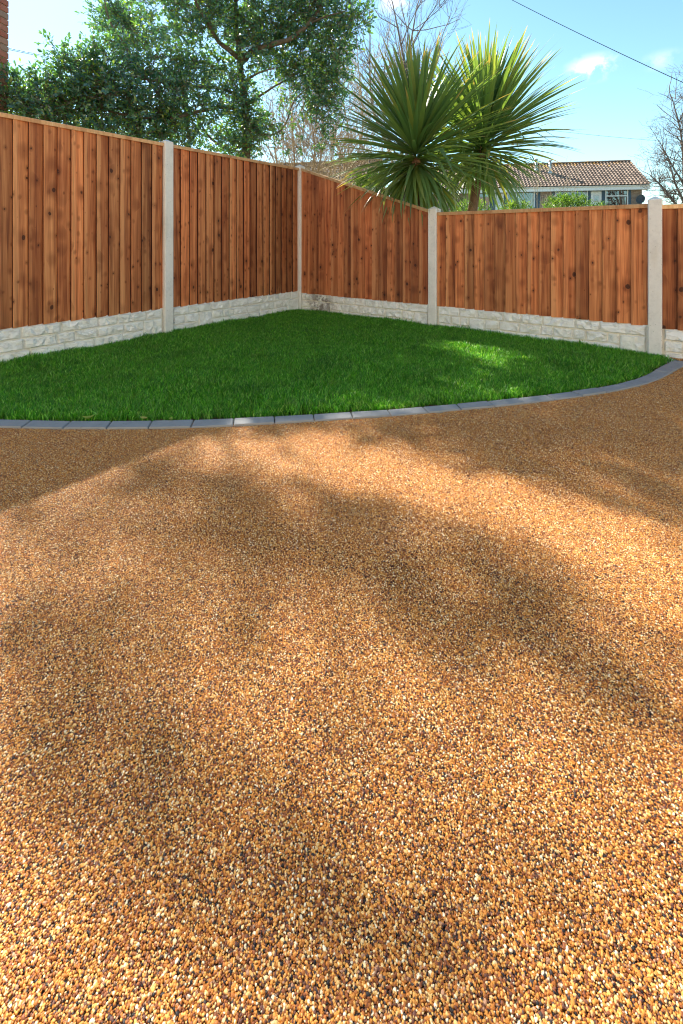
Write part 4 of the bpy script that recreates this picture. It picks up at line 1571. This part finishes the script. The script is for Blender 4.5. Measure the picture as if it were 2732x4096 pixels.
def build_holly():
    r = random.Random(5)
    D = 6.6
    root = empty('holly_tree', (at(985, 900, D).x, D, -0.12))
    off = root.location.copy()
    tag(root, 'large dark green holly tree with ivy clad trunk behind the tall fence', 'tree')
    limbs = [
        ([(988, 1230, D), (986, 900, D), (985, 640, D), (984, 500, D), (974, 380, D), (962, 250, D), (952, 180, D), (945, 90, D), (944, 0, D), (950, -160, D), (940, -420, D)], 0.075, 0.02),
        ([(966, 250, D), (1010, 205, D - .1), (1080, 180, D - .2), (1160, 155, D - .25), (1225, 105, D - .3), (1275, 40, D - .3), (1310, -60, D - .3), (1330, -200, D)], 0.052, 0.015),
        ([(1225, 105, D - .3), (1290, 70, D - .5), (1380, 45, D - .6)], 0.022, 0.006),
        ([(960, 240, D), (915, 200, D - .2), (870, 160, D - .3), (835, 95, D - .4), (790, 20, D - .4), (740, -100, D - .4), (600, -300, D - .3)], 0.042, 0.012),
        ([(978, 400, D), (930, 372, D - .1), (860, 350, D - .3), (760, 345, D - .5), (640, 330, D - .7), (500, 300, D - .9)], 0.030, 0.008),
        ([(984, 420, D), (1020, 398, D), (1090, 350, D + .2), (1180, 300, D + .3), (1290, 230, D + .3)], 0.026, 0.007),
        ([(984, 540, D), (930, 600, D), (850, 560, D - .3), (800, 490, D - .4), (780, 420, D - .5)], 0.026, 0.008),
        ([(986, 470, D), (920, 430, D - .2), (820, 440, D - .5), (700, 470, D - .8), (560, 470, D - 1.0), (420, 440, D - 1.1), (260, 400, D - 1.2), (120, 380, D - 1.3), (60, 330, D - 1.3)], 0.032, 0.006),
        ([(420, 440, D - 1.1), (360, 330, D - 1.1), (290, 220, D - 1.1), (255, 175, D - 1.1)], 0.014, 0.004),
        ([(700, 470, D - .8), (600, 330, D - .8), (500, 180, D - .7), (430, 60, D - .7), (420, -60, D - .6)], 0.024, 0.006),
        ([(970, 330, D), (1040, 290, D - .3), (1110, 270, D - .5)], 0.02, 0.006),
        ([(986, 500, D), (1080, 540, D + .1), (1140, 500, D + .2), (1180, 400, D + .2), (1260, 330, D + .2)], 0.02, 0.006),
        ([(944, 0, D), (820, -160, D - .2), (640, -330, D - .2), (480, -420, D)], 0.03, 0.008),
        ([(944, 0, D), (1060, -140, D), (1180, -320, D + .1)], 0.03, 0.008),
        ([(640, -330, D - .2), (420, -330, D), (240, -240, D + .2), (60, -260, D + .2)], 0.02, 0.006),
        ([(480, -420, D), (260, -480, D + .1), (60, -560, D + .2)], 0.016, 0.005),
    ]
    tb = MB()
    for pts, r0, r1 in limbs:
        P = curve_pts([at(*p) - off for p in pts], 5)
        n = len(P)
        P = [p + Vector((r.uniform(-1, 1), r.uniform(-1, 1), 0)) * r0 * 0.18 if 0 < i < n - 1 else p for i, p in enumerate(P)]
        tb.tube(P, [r0 + (r1 - r0) * (i / (n - 1)) ** 0.8 for i in range(n)], 9)
    # (px, py, radius px, depth, twigs per blob)
    blobs = [(30, 400, 80, 5.15, 60), (120, 400, 110, 5.25, 120), (250, 400, 120, 5.35, 150), (330, 330, 100, 5.45, 120), (255, 215, 38, 5.5, 12), (330, 255, 60, 5.5, 40),
             (420, 400, 130, 5.5, 170), (440, 260, 105, 5.7, 130), (520, 130, 110, 6.9, 170), (450, 70, 80, 7.2, 70), (500, 30, 90, 7.2, 90), (620, 60, 130, 7.0, 190), (640, 220, 140, 6.0, 210),
             (600, 400, 130, 5.8, 190), (750, 420, 110, 6.0, 120), (560, 480, 100, 5.7, 110), (700, 520, 90, 5.9, 90), (780, 180, 120, 6.3, 150), (800, 50, 130, 6.3, 180), (760, 310, 90, 6.3, 90),
             (900, 60, 120, 6.7, 120), (960, 20, 110, 6.9, 100), (1060, 70, 130, 6.7, 170), (1180, 40, 120, 6.5, 160), (1300, 60, 110, 6.4, 130), (1400, 70, 80, 6.3, 70), (1330, 170, 90, 6.4, 95),
             (1210, 200, 110, 6.7, 130), (1090, 240, 90, 6.8, 70), (1110, 330, 90, 6.9, 85), (1220, 330, 100, 6.9, 90), (1320, 330, 75, 6.8, 80), (1310, 440, 70, 6.8, 66), (1190, 440, 75, 6.9, 70),
             (1070, 430, 80, 6.8, 60), (1080, 510, 70, 6.7, 36), (1240, 520, 65, 6.8, 52), (1300, 550, 40, 6.8, 20), (980, 560, 55, 6.5, 60), (960, 600, 50, 6.45, 40), (1010, 520, 50, 6.5, 34), (985, 470, 38, 6.5, 30), (975, 420, 34, 6.5, 22),
             (880, 470, 70, 6.3, 42), (860, 560, 70, 6.2, 45), (890, 330, 70, 6.5, 42), (870, 240, 70, 6.6, 55), (930, 130, 70, 6.7, 45), (330, 470, 90, 5.4, 90), (180, 480, 80, 5.2, 80), (480, 540, 70, 5.5, 60), (620, 570, 60, 5.7, 45), (760, 590, 55, 5.9, 30),
             (1175, 590, 28, 6.7, 6), (1330, 270, 60, 6.6, 40), (960, 300, 60, 6.4, 40), (1010, 200, 70, 6.4, 50), (900, 170, 70, 6.4, 50), (1030, 130, 80, 6.5, 60), (975, 360, 45, 6.45, 26), (920, 410, 60, 6.3, 36)]
    # crown above the picture
    for b in ABOVE: blobs.append(b)
    leaves = MB()
    sites = []
    exempt = set()
    for (px, py, rp, d, n) in blobs:
        c = at(px, py, d) - off
        rad = rp / FPX * d
        deep = max(rad, 0.32)
        for k in range(int(n * 1.32)):
            v = rand_dir(r) * (r.random() ** 0.42)
            sites.append((c + Vector((v.x * rad, v.y * deep, v.z * rad)), v))
    for poly, n in MASSES:
        xs = [q[0] for q in poly]; ys = [q[1] for q in poly]
        k = 0
        while k < n:
            # even spread over the ground patch, lifted up the sun's ray into the crown
            yy = r.uniform(FPX * EYE / (max(ys) * 4 - YH), FPX * EYE / (min(ys) * 4 - YH)); xx = r.uniform(-3, 3)
            if not inside(((1366 + FPX * xx / yy) / 4, (YH + FPX * EYE / yy) / 4), poly): continue
            k += 1
            dd = r.uniform(6.3, 7.2)
            t = (dd - yy) / sun_dir.y
            wp = Vector((xx, yy, 0)) + sun_dir * t
            if YH - FPX * (wp.z - EYE) / wp.y > -25: continue
            sites.append((wp - off, rand_dir(r, .3) * 0.999))
            exempt.add(len(sites) - 1)
    if True:
        for si, (p, v) in enumerate(sites):
            td = (v.normalized() * 0.8 + rand_dir(r, 0.35) * 0.9).normalized()
            tl = r.uniform(0.10, 0.20)
            q = p + td * tl
            if q.z + off.z < 1.0: continue
            wp = p + off
            up = YH - FPX * (wp.z - EYE) / wp.y < -10
            la_ = lands(wp)
            if up and si not in exempt and any(inside(la_, g_) for g_ in GAPS): continue
            if not up and inside(la_, GAPS[0]) and r.random() < 0.92: continue
            if any(inside(la_, g_) for g_ in DAPPLES) and r.random() < 0.65: continue
            if any(inside(la_, g_) for g_ in LAWN_GAPS) and r.random() < 0.78: continue
            tb.tube([p - td * 0.10, p, q], [0.0042, 0.0032, 0.0014], 3, False)
            nl = r.randint(6, 9)
            for j in range(nl):
                t = (j + r.random()) / nl
                a = j * 2.4 + r.uniform(-.4, .4)
                s = td.cross(Vector((0, 0, 1)));
                if s.length < .05: s = Vector((1, 0, 0))
                s.normalize(); w = s.cross(td)
                side = s * math.cos(a) + w * math.sin(a)
                ld = (td * r.uniform(0.35, 0.8) + side * 0.85 + Vector((0, 0, r.uniform(-.25, .12)))).normalized()
                ln = (td * 0.6 - side * 0.5 + Vector((0, 0, 0.55)) + rand_dir(r) * 0.35).normalized()
                leaf_faces(leaves, p + td * (tl * t), ld, ln, r.uniform(0.038, 0.062), r.uniform(0.85, 1.15))
            leaf_faces(leaves, q, td, (rand_dir(r) + Vector((0, 0, .6))).normalized(), r.uniform(0.045, 0.07))
    # unseen single leaves added above the frame, spread to half shade the drive
    for poly, n in THIN:
        k = 0
        while k < n:
            yy, xx = r.uniform(0.35, 2.0), r.uniform(-1.7, 1.9)
            if not inside(((1366 + FPX * xx / yy) / 4, (YH + FPX * EYE / yy) / 4), poly): continue
            k += 1
            wp = Vector((xx, yy, 0)) + sun_dir * ((r.uniform(6.3, 7.6) - yy) / sun_dir.y)
            if YH - FPX * (wp.z - EYE) / wp.y > -25: continue
            p = wp - off; td = rand_dir(r, .2)
            leaf_faces(leaves, p, td, rand_dir(r, .4), r.uniform(0.045, 0.07))
            tb.tube([p - td * 0.07, p], [0.002, 0.0012], 3, False)
    tb.build('trunk', M['bark'], root, True)
    o = leaves.build('crown', M['holly'], root, True)
    tag(o, kind='stuff')
    print('holly tris', sum(len(f) - 2 for f in leaves.f))


ABOVE = [(950, -80, 160, 6.7, 150), (1120, -90, 150, 6.6, 130), (780, -90, 160, 6.4, 150), (620, -60, 120, 6.2, 110), (1260, -70, 120, 6.4, 90)]
build_holly()


def grow(mb, p, d, length, rad, level, r, maxlev, spread=0.55, grav=0.05, wig=0.18, seg=4, kids=(3, 5), minr=0.003):
    pts, rr = [p.copy()], [rad]
    q, dd = p.copy(), d.copy()
    for k in range(seg):
        dd = (dd + rand_dir(r) * wig + Vector((0, 0, grav))).normalized()
        q = q + dd * (length / seg)
        pts.append(q.copy()); rr.append(max(rad * (1 - 0.55 * (k + 1) / seg), minr * .7))
    mb.tube(pts, rr, 6 if level == 0 else (4 if level == 1 else 3), False)
    if level >= maxlev: return
    for k in range(r.randint(*kids)):
        t = r.uniform(0.3, 1.0)
        i = min(seg - 1, int(t * seg)); fr = t * seg - i
        b = pts[i].lerp(pts[i + 1], fr)
        ax = (pts[i + 1] - pts[i]).normalized()
        nd = (ax * (1 - spread * 0.5) + rand_dir(r) * spread * 1.3 + Vector((0, 0, 0.12))).normalized()
        grow(mb, b, nd, length * r.uniform(0.5, 0.72), max(rad * (1 - .5 * t) * 0.6, minr), level + 1, r, maxlev, spread, grav, wig, seg, kids, minr)


def bare_tree(name, label, base, stems, mat, maxlev, seed, group, **kw):
    r = random.Random(seed)
    root = empty(name, base)
    tag(root, label, 'tree', group)
    mb = MB()
    for (target, rad, fr) in stems:
        # the stem rises from the base, then fans out towards its target
        b = Vector(base); t = Vector(target)
        v = t - b
        P = curve_pts([Vector((0, 0, 0)), v * 0.35 + Vector((r.uniform(-.05, .05), r.uniform(-.05, .05), 0.06)) * v.length, v * 0.7 + rand_dir(r) * 0.04 * v.length, v], 4)
        n = len(P)
        mb.tube(P, [rad * (1 - 0.72 * i / (n - 1)) for i in range(n)], 6, False)
        kid = kw.get('stemkids', 9)
        for k in range(kid):
            i = r.randint(int(n * fr), n - 2)
            ax = (P[i + 1] - P[i]).normalized()
            nd = (ax * 0.7 + rand_dir(r) * 0.85 + Vector((0, 0, .15))).normalized()
            grow(mb, P[i].copy(), nd, v.length * r.uniform(0.16, 0.30), rad * 0.42 * (1 - .5 * i / n), 1, r, maxlev, kw.get('spread', .55), kw.get('grav', .05), kw.get('wig', .2), 4, kw.get('kids', (2, 4)), kw.get('minr', .003))
        grow(mb, P[-1], (P[-1] - P[-2]).normalized(), v.length * 0.22, rad * 0.28, 1, r, maxlev, kw.get('spread', .55), kw.get('grav', .05), kw.get('wig', .2), 4, kw.get('kids', (2, 4)), kw.get('minr', .003))
    br = mb.build('branches', mat, root, True)
    tr = MB()
    b0 = Vector((0, 0, -0.3))
    tr.tube([b0, Vector((0, 0, 0.0)), Vector((0, 0, 0.25))], [stems[0][1] * 1.9, stems[0][1] * 1.7, stems[0][1] * 1.2], 8)
    tr.build('trunk', mat, root, True)
    print(name, sum(len(f) - 2 for f in mb.f))


def gz(p): return terrain_z(p.x, p.y)


def bp(px, Y):
    p = at(px, 900, Y)
    return (p.x, p.y, terrain_z(p.x, p.y))


bare_tree('bare_shrub', 'pale bare many stemmed shrub rising behind the lawn corner post', bp(1225, 7.6),
          [(at(1090, 480, 7.5), .020, .45), (at(1160, 380, 7.6), .030, .45), (at(1230, 400, 7.8), .030, .5), (at(1280, 250, 7.8), .026, .5), (at(1060, 560, 7.4), .014, .5), (at(1350, 480, 7.6), .02, .45), (at(1200, 560, 7.3), .016, .5)],
          M['twig'], 3, 3, None, stemkids=15, wig=.32, kids=(2, 4), minr=.0055)
bare_tree('bare_shrub', 'pale bare shrub with thin upright stems immediately left of the palms', bp(1400, 8.4),
          [(at(1360, 330, 8.3), .022, .4), (at(1430, 230, 8.4), .026, .4), (at(1500, 380, 8.5), .020, .4), (at(1330, 540, 8.2), .016, .4), (at(1440, 560, 8.2), .016, .4), (at(1400, 420, 8.6), .018, .4), (at(1550, 520, 8.4), .014, .4)],
          M['twig'], 3, 4, None, stemkids=17, wig=.32, kids=(2, 4), minr=.0055)
bare_tree('bare_tree', 'dark bare tree whose fine twigs rise above and behind the palms', bp(1610, 14.0),
          [(at(1480, 130, 14), .06, .5), (at(1580, 60, 14), .07, .5), (at(1660, 70, 14.2), .07, .5), (at(1760, 180, 14.2), .05, .5), (at(1540, 230, 13.8), .05, .5), (at(1690, 230, 14), .05, .5)],
          M['darktwig'], 3, 5, None, stemkids=11, wig=.22, kids=(2, 4), spread=.5, grav=.10, minr=.0048)
bare_tree('bare_tree', 'bare winter tree at the right edge beyond the bungalow', bp(2760, 24.0),
          [(at(2690, 400, 24), .085, .35), (at(2640, 570, 24), .07, .35), (at(2760, 380, 24), .09, .35), (at(2600, 700, 23.8), .08, .35), (at(2860, 430, 24), .12, .4), (at(2680, 660, 24), .09, .35), (at(2850, 640, 24), .08, .4), (at(2650, 760, 23.7), .06, .35)],
          M['darktwig'], 3, 6, None, stemkids=22, wig=.34, kids=(3, 4), spread=.8, minr=.0068)


def palm_leaf_mesh(length, width, droop, r, kink=0.0):
    """long strap leaf, channelled along its middle; local x outwards, z up"""
    S = 9
    v, f = [], []
    p = Vector((0, 0, 0)); a = 0.0
    tw = r.uniform(-.5, .5)
    for k in range(S + 1):
        t = k / S
        w = width * (0.55 + 1.1 * t) if t < 0.35 else width * (0.95 + 0.05) * max(0.0, (1 - ((t - 0.35) / 0.65) ** 1.7))
        w = max(w, 0.0006)
        tang = Vector((math.cos(a), 0, -math.sin(a)))
        up = Vector((math.sin(a), 0, math.cos(a)))
        th = tw * t
        side = Vector((0, math.cos(th), 0)) + up * math.sin(th)
        v += [tuple(p - side * w + up * w * 0.35), tuple(p), tuple(p + side * w + up * w * 0.35)]
        st = length / S
        p = p + tang * st
        a += droop * (0.3 + 1.4 * t) / S
        if kink and 0.45 < t < 0.60: a += kink
    for k in range(S):
        b = k * 3
        f += [(b, b + 1, b + 4, b + 3), (b + 1, b + 2, b + 5, b + 4)]
    return mesh('leaf', v, f, True)


PALM_VARIANTS = None


def palm(label, base, head, n, length, seed, lean, sweep=148.0):
    global PALM_VARIANTS
    r = random.Random(seed)
    base = Vector(base); head = Vector(head)
    root = empty('palm', base)
    tag(root, label, 'palm', 'spiky palms behind the fence')
    v = head - base
    P = curve_pts([Vector((0, 0, -0.2)), v * 0.33 + Vector(lean) * 0.6, v * 0.7 + Vector(lean) * 0.4, v], 6)
    m = len(P)
    tb = MB()
    tb.tube(P, [0.070 - 0.018 * i / (m - 1) + (0.004 if i % 2 else 0) for i in range(m)], 12)
    # old leaf scars ring the trunk
    for i in range(2, m - 1):
        for k in range(3):
            q = P[i].lerp(P[i + 1], k / 3)
            tb.tube([q + Vector((0, 0, -.006)), q + Vector((0, 0, .008))], [0.075 - 0.018 * i / (m - 1), 0.066 - 0.018 * i / (m - 1)], 12)
    tb.build('trunk', M['palm_bark'], root, True)
    if PALM_VARIANTS is None:
        rr = random.Random(77)
        PALM_VARIANTS = {'stiff': [palm_leaf_mesh(1.0, 0.0215, rr.uniform(0.05, 0.45), rr) for _ in range(6)],
                         'arch': [palm_leaf_mesh(1.0, 0.023, rr.uniform(0.4, 0.85), rr) for _ in range(6)],
                         'hang': [palm_leaf_mesh(0.9, 0.024, rr.uniform(0.7, 1.2), rr) for _ in range(5)],
                         'kink': [palm_leaf_mesh(0.85, 0.025, rr.uniform(0.5, .8), rr, .62) for _ in range(4)]}
    ax = (P[-1] - P[-3]).normalized()
    inner = MB()
    total = n + 190
    for k in range(total):
        t = (k + 0.5) / total                    # 0 = youngest, upright; 1 = oldest, hanging
        el = R(88) - R(sweep) * (t ** 1.05)        # from straight up to well below level
        el += r.uniform(-.12, .12)
        az = k * 2.39996 + r.uniform(-.2, .2)
        kind = 'stiff' if t < 0.55 else ('arch' if t < 0.75 else 'hang')
        if 0.55 < t < 0.9 and r.random() < 0.10: kind = 'kink'
        me = r.choice(PALM_VARIANTS[kind])
        sc = length * (0.80 + 0.26 * math.sin(math.pi * min(1, t * 1.15 + 0.1))) * r.uniform(0.88, 1.08)
        d = Vector((math.cos(az) * math.cos(el), math.sin(az) * math.cos(el), math.sin(el)))
        # tip the whole head with the trunk
        qt = Vector((0, 0, 1)).rotation_difference((ax * 0.6 + Vector((0, 0, 1))).normalized())
        d = qt @ d
        pos = v + ax * (0.30 - 0.50 * t + r.uniform(-.05, .05)) + Vector((d.x, d.y, 0)) * 0.04
        x = d.normalized()
        y = Vector((0, 0, 1)).cross(x)
        if y.length < .05: y = Vector((math.sin(az), -math.cos(az), 0))
        y.normalize(); z = x.cross(y)
        roll = Matrix.Rotation(r.uniform(-.5, .5), 3, x)
        mtx = Matrix((x, y, z)).transposed()
        mtx = roll @ mtx
        sy = sc * r.uniform(.9, 1.15)
        if k % 5 in (1, 3) and total - n > len(inner.v) // len(me.vertices):
            # leaves buried in the heart of the head, joined together
            mt = mtx @ Matrix.Diagonal((sc, sy, sc))
            inner.add([mt @ q.co + pos for q in me.vertices], [tuple(q.vertices) for q in me.polygons])
            continue
        o = obj('leaf', me, M['palm_leaf'], root, pos)
        o.rotation_mode = 'QUATERNION'
        o.rotation_quaternion = mtx.to_quaternion()
        o.scale = (sc, sy, sc)
    io = inner.build('leaves', M['palm_leaf_mass'], root, True)
    tag(io, kind='stuff')
    return root


p1 = at(1650, 900, 5.35); h1 = at(1664, 632, 5.30)
palm('front spiky palm with drooping leaves hanging over the sloping fence panel', (p1.x, p1.y, -0.12), h1, 298, 1.13, 41, (0, 0, 0))
p2 = at(1800, 960, 5.95); h2 = at(1928, 590, 5.95)
palm('rear spiky palm on a leaning brown trunk, right of the front palm', (p2.x, p2.y, -0.12), h2, 280, 1.22, 42, (0.06, 0, -0.02), 128.0)


def shrub(label, px, py, rx, rz, Y, n, seed, leaf=0.07, red=False):
    r = random.Random(seed)
    c = at(px, py, Y)
    g = terrain_z(c.x, c.y)
    root = empty('shrub', (c.x, c.y, g))
    tag(root, label, 'shrub', 'evergreen shrubs behind the low fence')
    mb, st = MB(), MB()
    cz_ = c.z - g
    for k in range(n):
        v = rand_dir(r)
        v = v * r.random() ** 0.35
        p = Vector((v.x * rx, v.y * rx, cz_ + v.z * rz))
        d = (v + Vector((0, 0, 1.0)) + rand_dir(r) * .5).normalized()
        for j in range(7):
            a = j * 2.4 + r.random()
            side = Vector((math.cos(a), math.sin(a), 0))
            ld = (d * r.uniform(.5, 1.1) + side * .7).normalized()
            simple_leaf(mb, p + d * 0.02 * j, ld, (Vector((0, 0, 1)) - side * .4 + rand_dir(r) * .3).normalized(), leaf * r.uniform(.7, 1.2), .17)
    for k in range(9):
        v = rand_dir(r); q = Vector((v.x * rx * .8, v.y * rx * .8, cz_ + abs(v.z) * rz * .5))
        st.tube([Vector((v.x * .1, v.y * .1, 0)), q * .5 + Vector((0, 0, .1)), q], [.016, .012, .005], 5)
    mb.build('foliage', M['shrub'], root)
    st.build('stems', M['twig'], root)


shrub('rounded bright green shrub in front of the bungalow door', 2265, 830, 0.34, 0.17, 8.4, 260, 1)
shrub('small green shrub showing over the low fence beside the leaning palm trunk', 2060, 850, 0.20, 0.12, 7.6, 90, 2)
shrub('pale green shrub between the palm trunks, low behind the post', 1880, 852, 0.28, 0.15, 8.0, 140, 3)
shrub('small green shrub behind the sloping fence left of the palms', 1480, 740, 0.22, 0.14, 7.2, 120, 4)
shrub('thin leafy shrub tip at the right of the bright green shrub', 2392, 842, 0.10, 0.06, 8.4, 26, 5)
bare_tree('dry_shrub', 'dry straw coloured twiggy shrub in front of the bungalow', bp(2150, 10.0),
          [(at(2090, 740, 10), .014, .3), (at(2150, 735, 10), .014, .3), (at(2200, 745, 10), .014, .3), (at(2240, 745, 10), .012, .3), (at(2300, 755, 10), .012, .3)],
          M['twig'], 2, 9, None, stemkids=9, wig=.15, grav=.25, kids=(2, 3))


# ------------------------------------------------------------------ overhead cables
def cable(label, a, b, sag, rad):
    P = []
    for k in range(41):
        t = k / 40
        p = a.lerp(b, t); p.z -= sag * 4 * t * (1 - t)
        P.append(p)
    o0 = P[0].copy()
    o = MB().tube([p - o0 for p in P], rad, 6).build('overhead_cable', M['cable'], None, True, o0)
    tag(o, label, 'cable', 'overhead cables')


a, b = at(2085, 0, 14.0), at(2732, 312, 11.0)
d = (b - a)
cable('dark overhead cable slanting down across the top right sky', a - d * 0.8, b + d * 0.5, 0.16, 0.0085)
a, b = at(2230, 508, 30.0), at(2690, 545, 27.0)
d = (b - a)
cable('faint thin cable running to the bare tree above the bungalow roof', a - d * 0.8, b + d * 1.2, 0.35, 0.008)
a, b = at(30, 184, 11.0), at(290, 231, 13.0)
d = (b - a)
cable('upper of the twin thin cables in the sky by the brick wall', a - d * 0.6, b + d * 2.5, 0.1, 0.0085)
a, b = at(30, 189, 11.0), at(290, 236, 13.0)
d = (b - a)
cable('lower of the twin thin cables in the sky by the brick wall', a - d * 0.6, b + d * 2.5, 0.1, 0.0085)


# ------------------------------------------------------------------ small litter along the edging
def fallen_leaf(label, x, y, ang, size, curl):
    v, f = [], []
    for i in range(7):
        t = i / 6
        w = math.sin(math.pi * min(1, t * 1.02)) ** 0.8 * 0.28 * size
        z = 0.004 + curl * size * (t - .5) ** 2 * 4
        for sg in (-1, 0, 1):
            v.append((t * size - size / 2, sg * w, z + abs(sg) * w * 0.55))
    for i in range(6):
        b = i * 3
        f += [(b, b + 1, b + 4, b + 3), (b + 1, b + 2, b + 5, b + 4)]
    o = obj('fallen_leaf', mesh('fallen_leaf', v, f, True), M['litter'], None, (x, y, 0.010), (0, 0, ang))
    tag(o, label, 'leaf', 'fallen leaves along the edging')


M['litter'] = mat_leaf('fallen_leaf', [(0.0, (0.30, 0.36, 0.05)), (1.0, (0.42, 0.40, 0.08))], (1.6, 1.5, 0.6), 0.4, 0.5, 0.3, per='object')
fallen_leaf('curled yellow green leaf lying on the pavers at the left', -1.281, 2.288, 0.4, 0.060, 0.35)
fallen_leaf('yellow green leaf lying on the paver joint right of the first leaf', -1.00, 2.288, -0.3, 0.046, 0.2)
fallen_leaf('pale brown leaf scrap on the pavers below the lawn middle', -0.86, 2.282, 2.2, 0.034, 0.15)
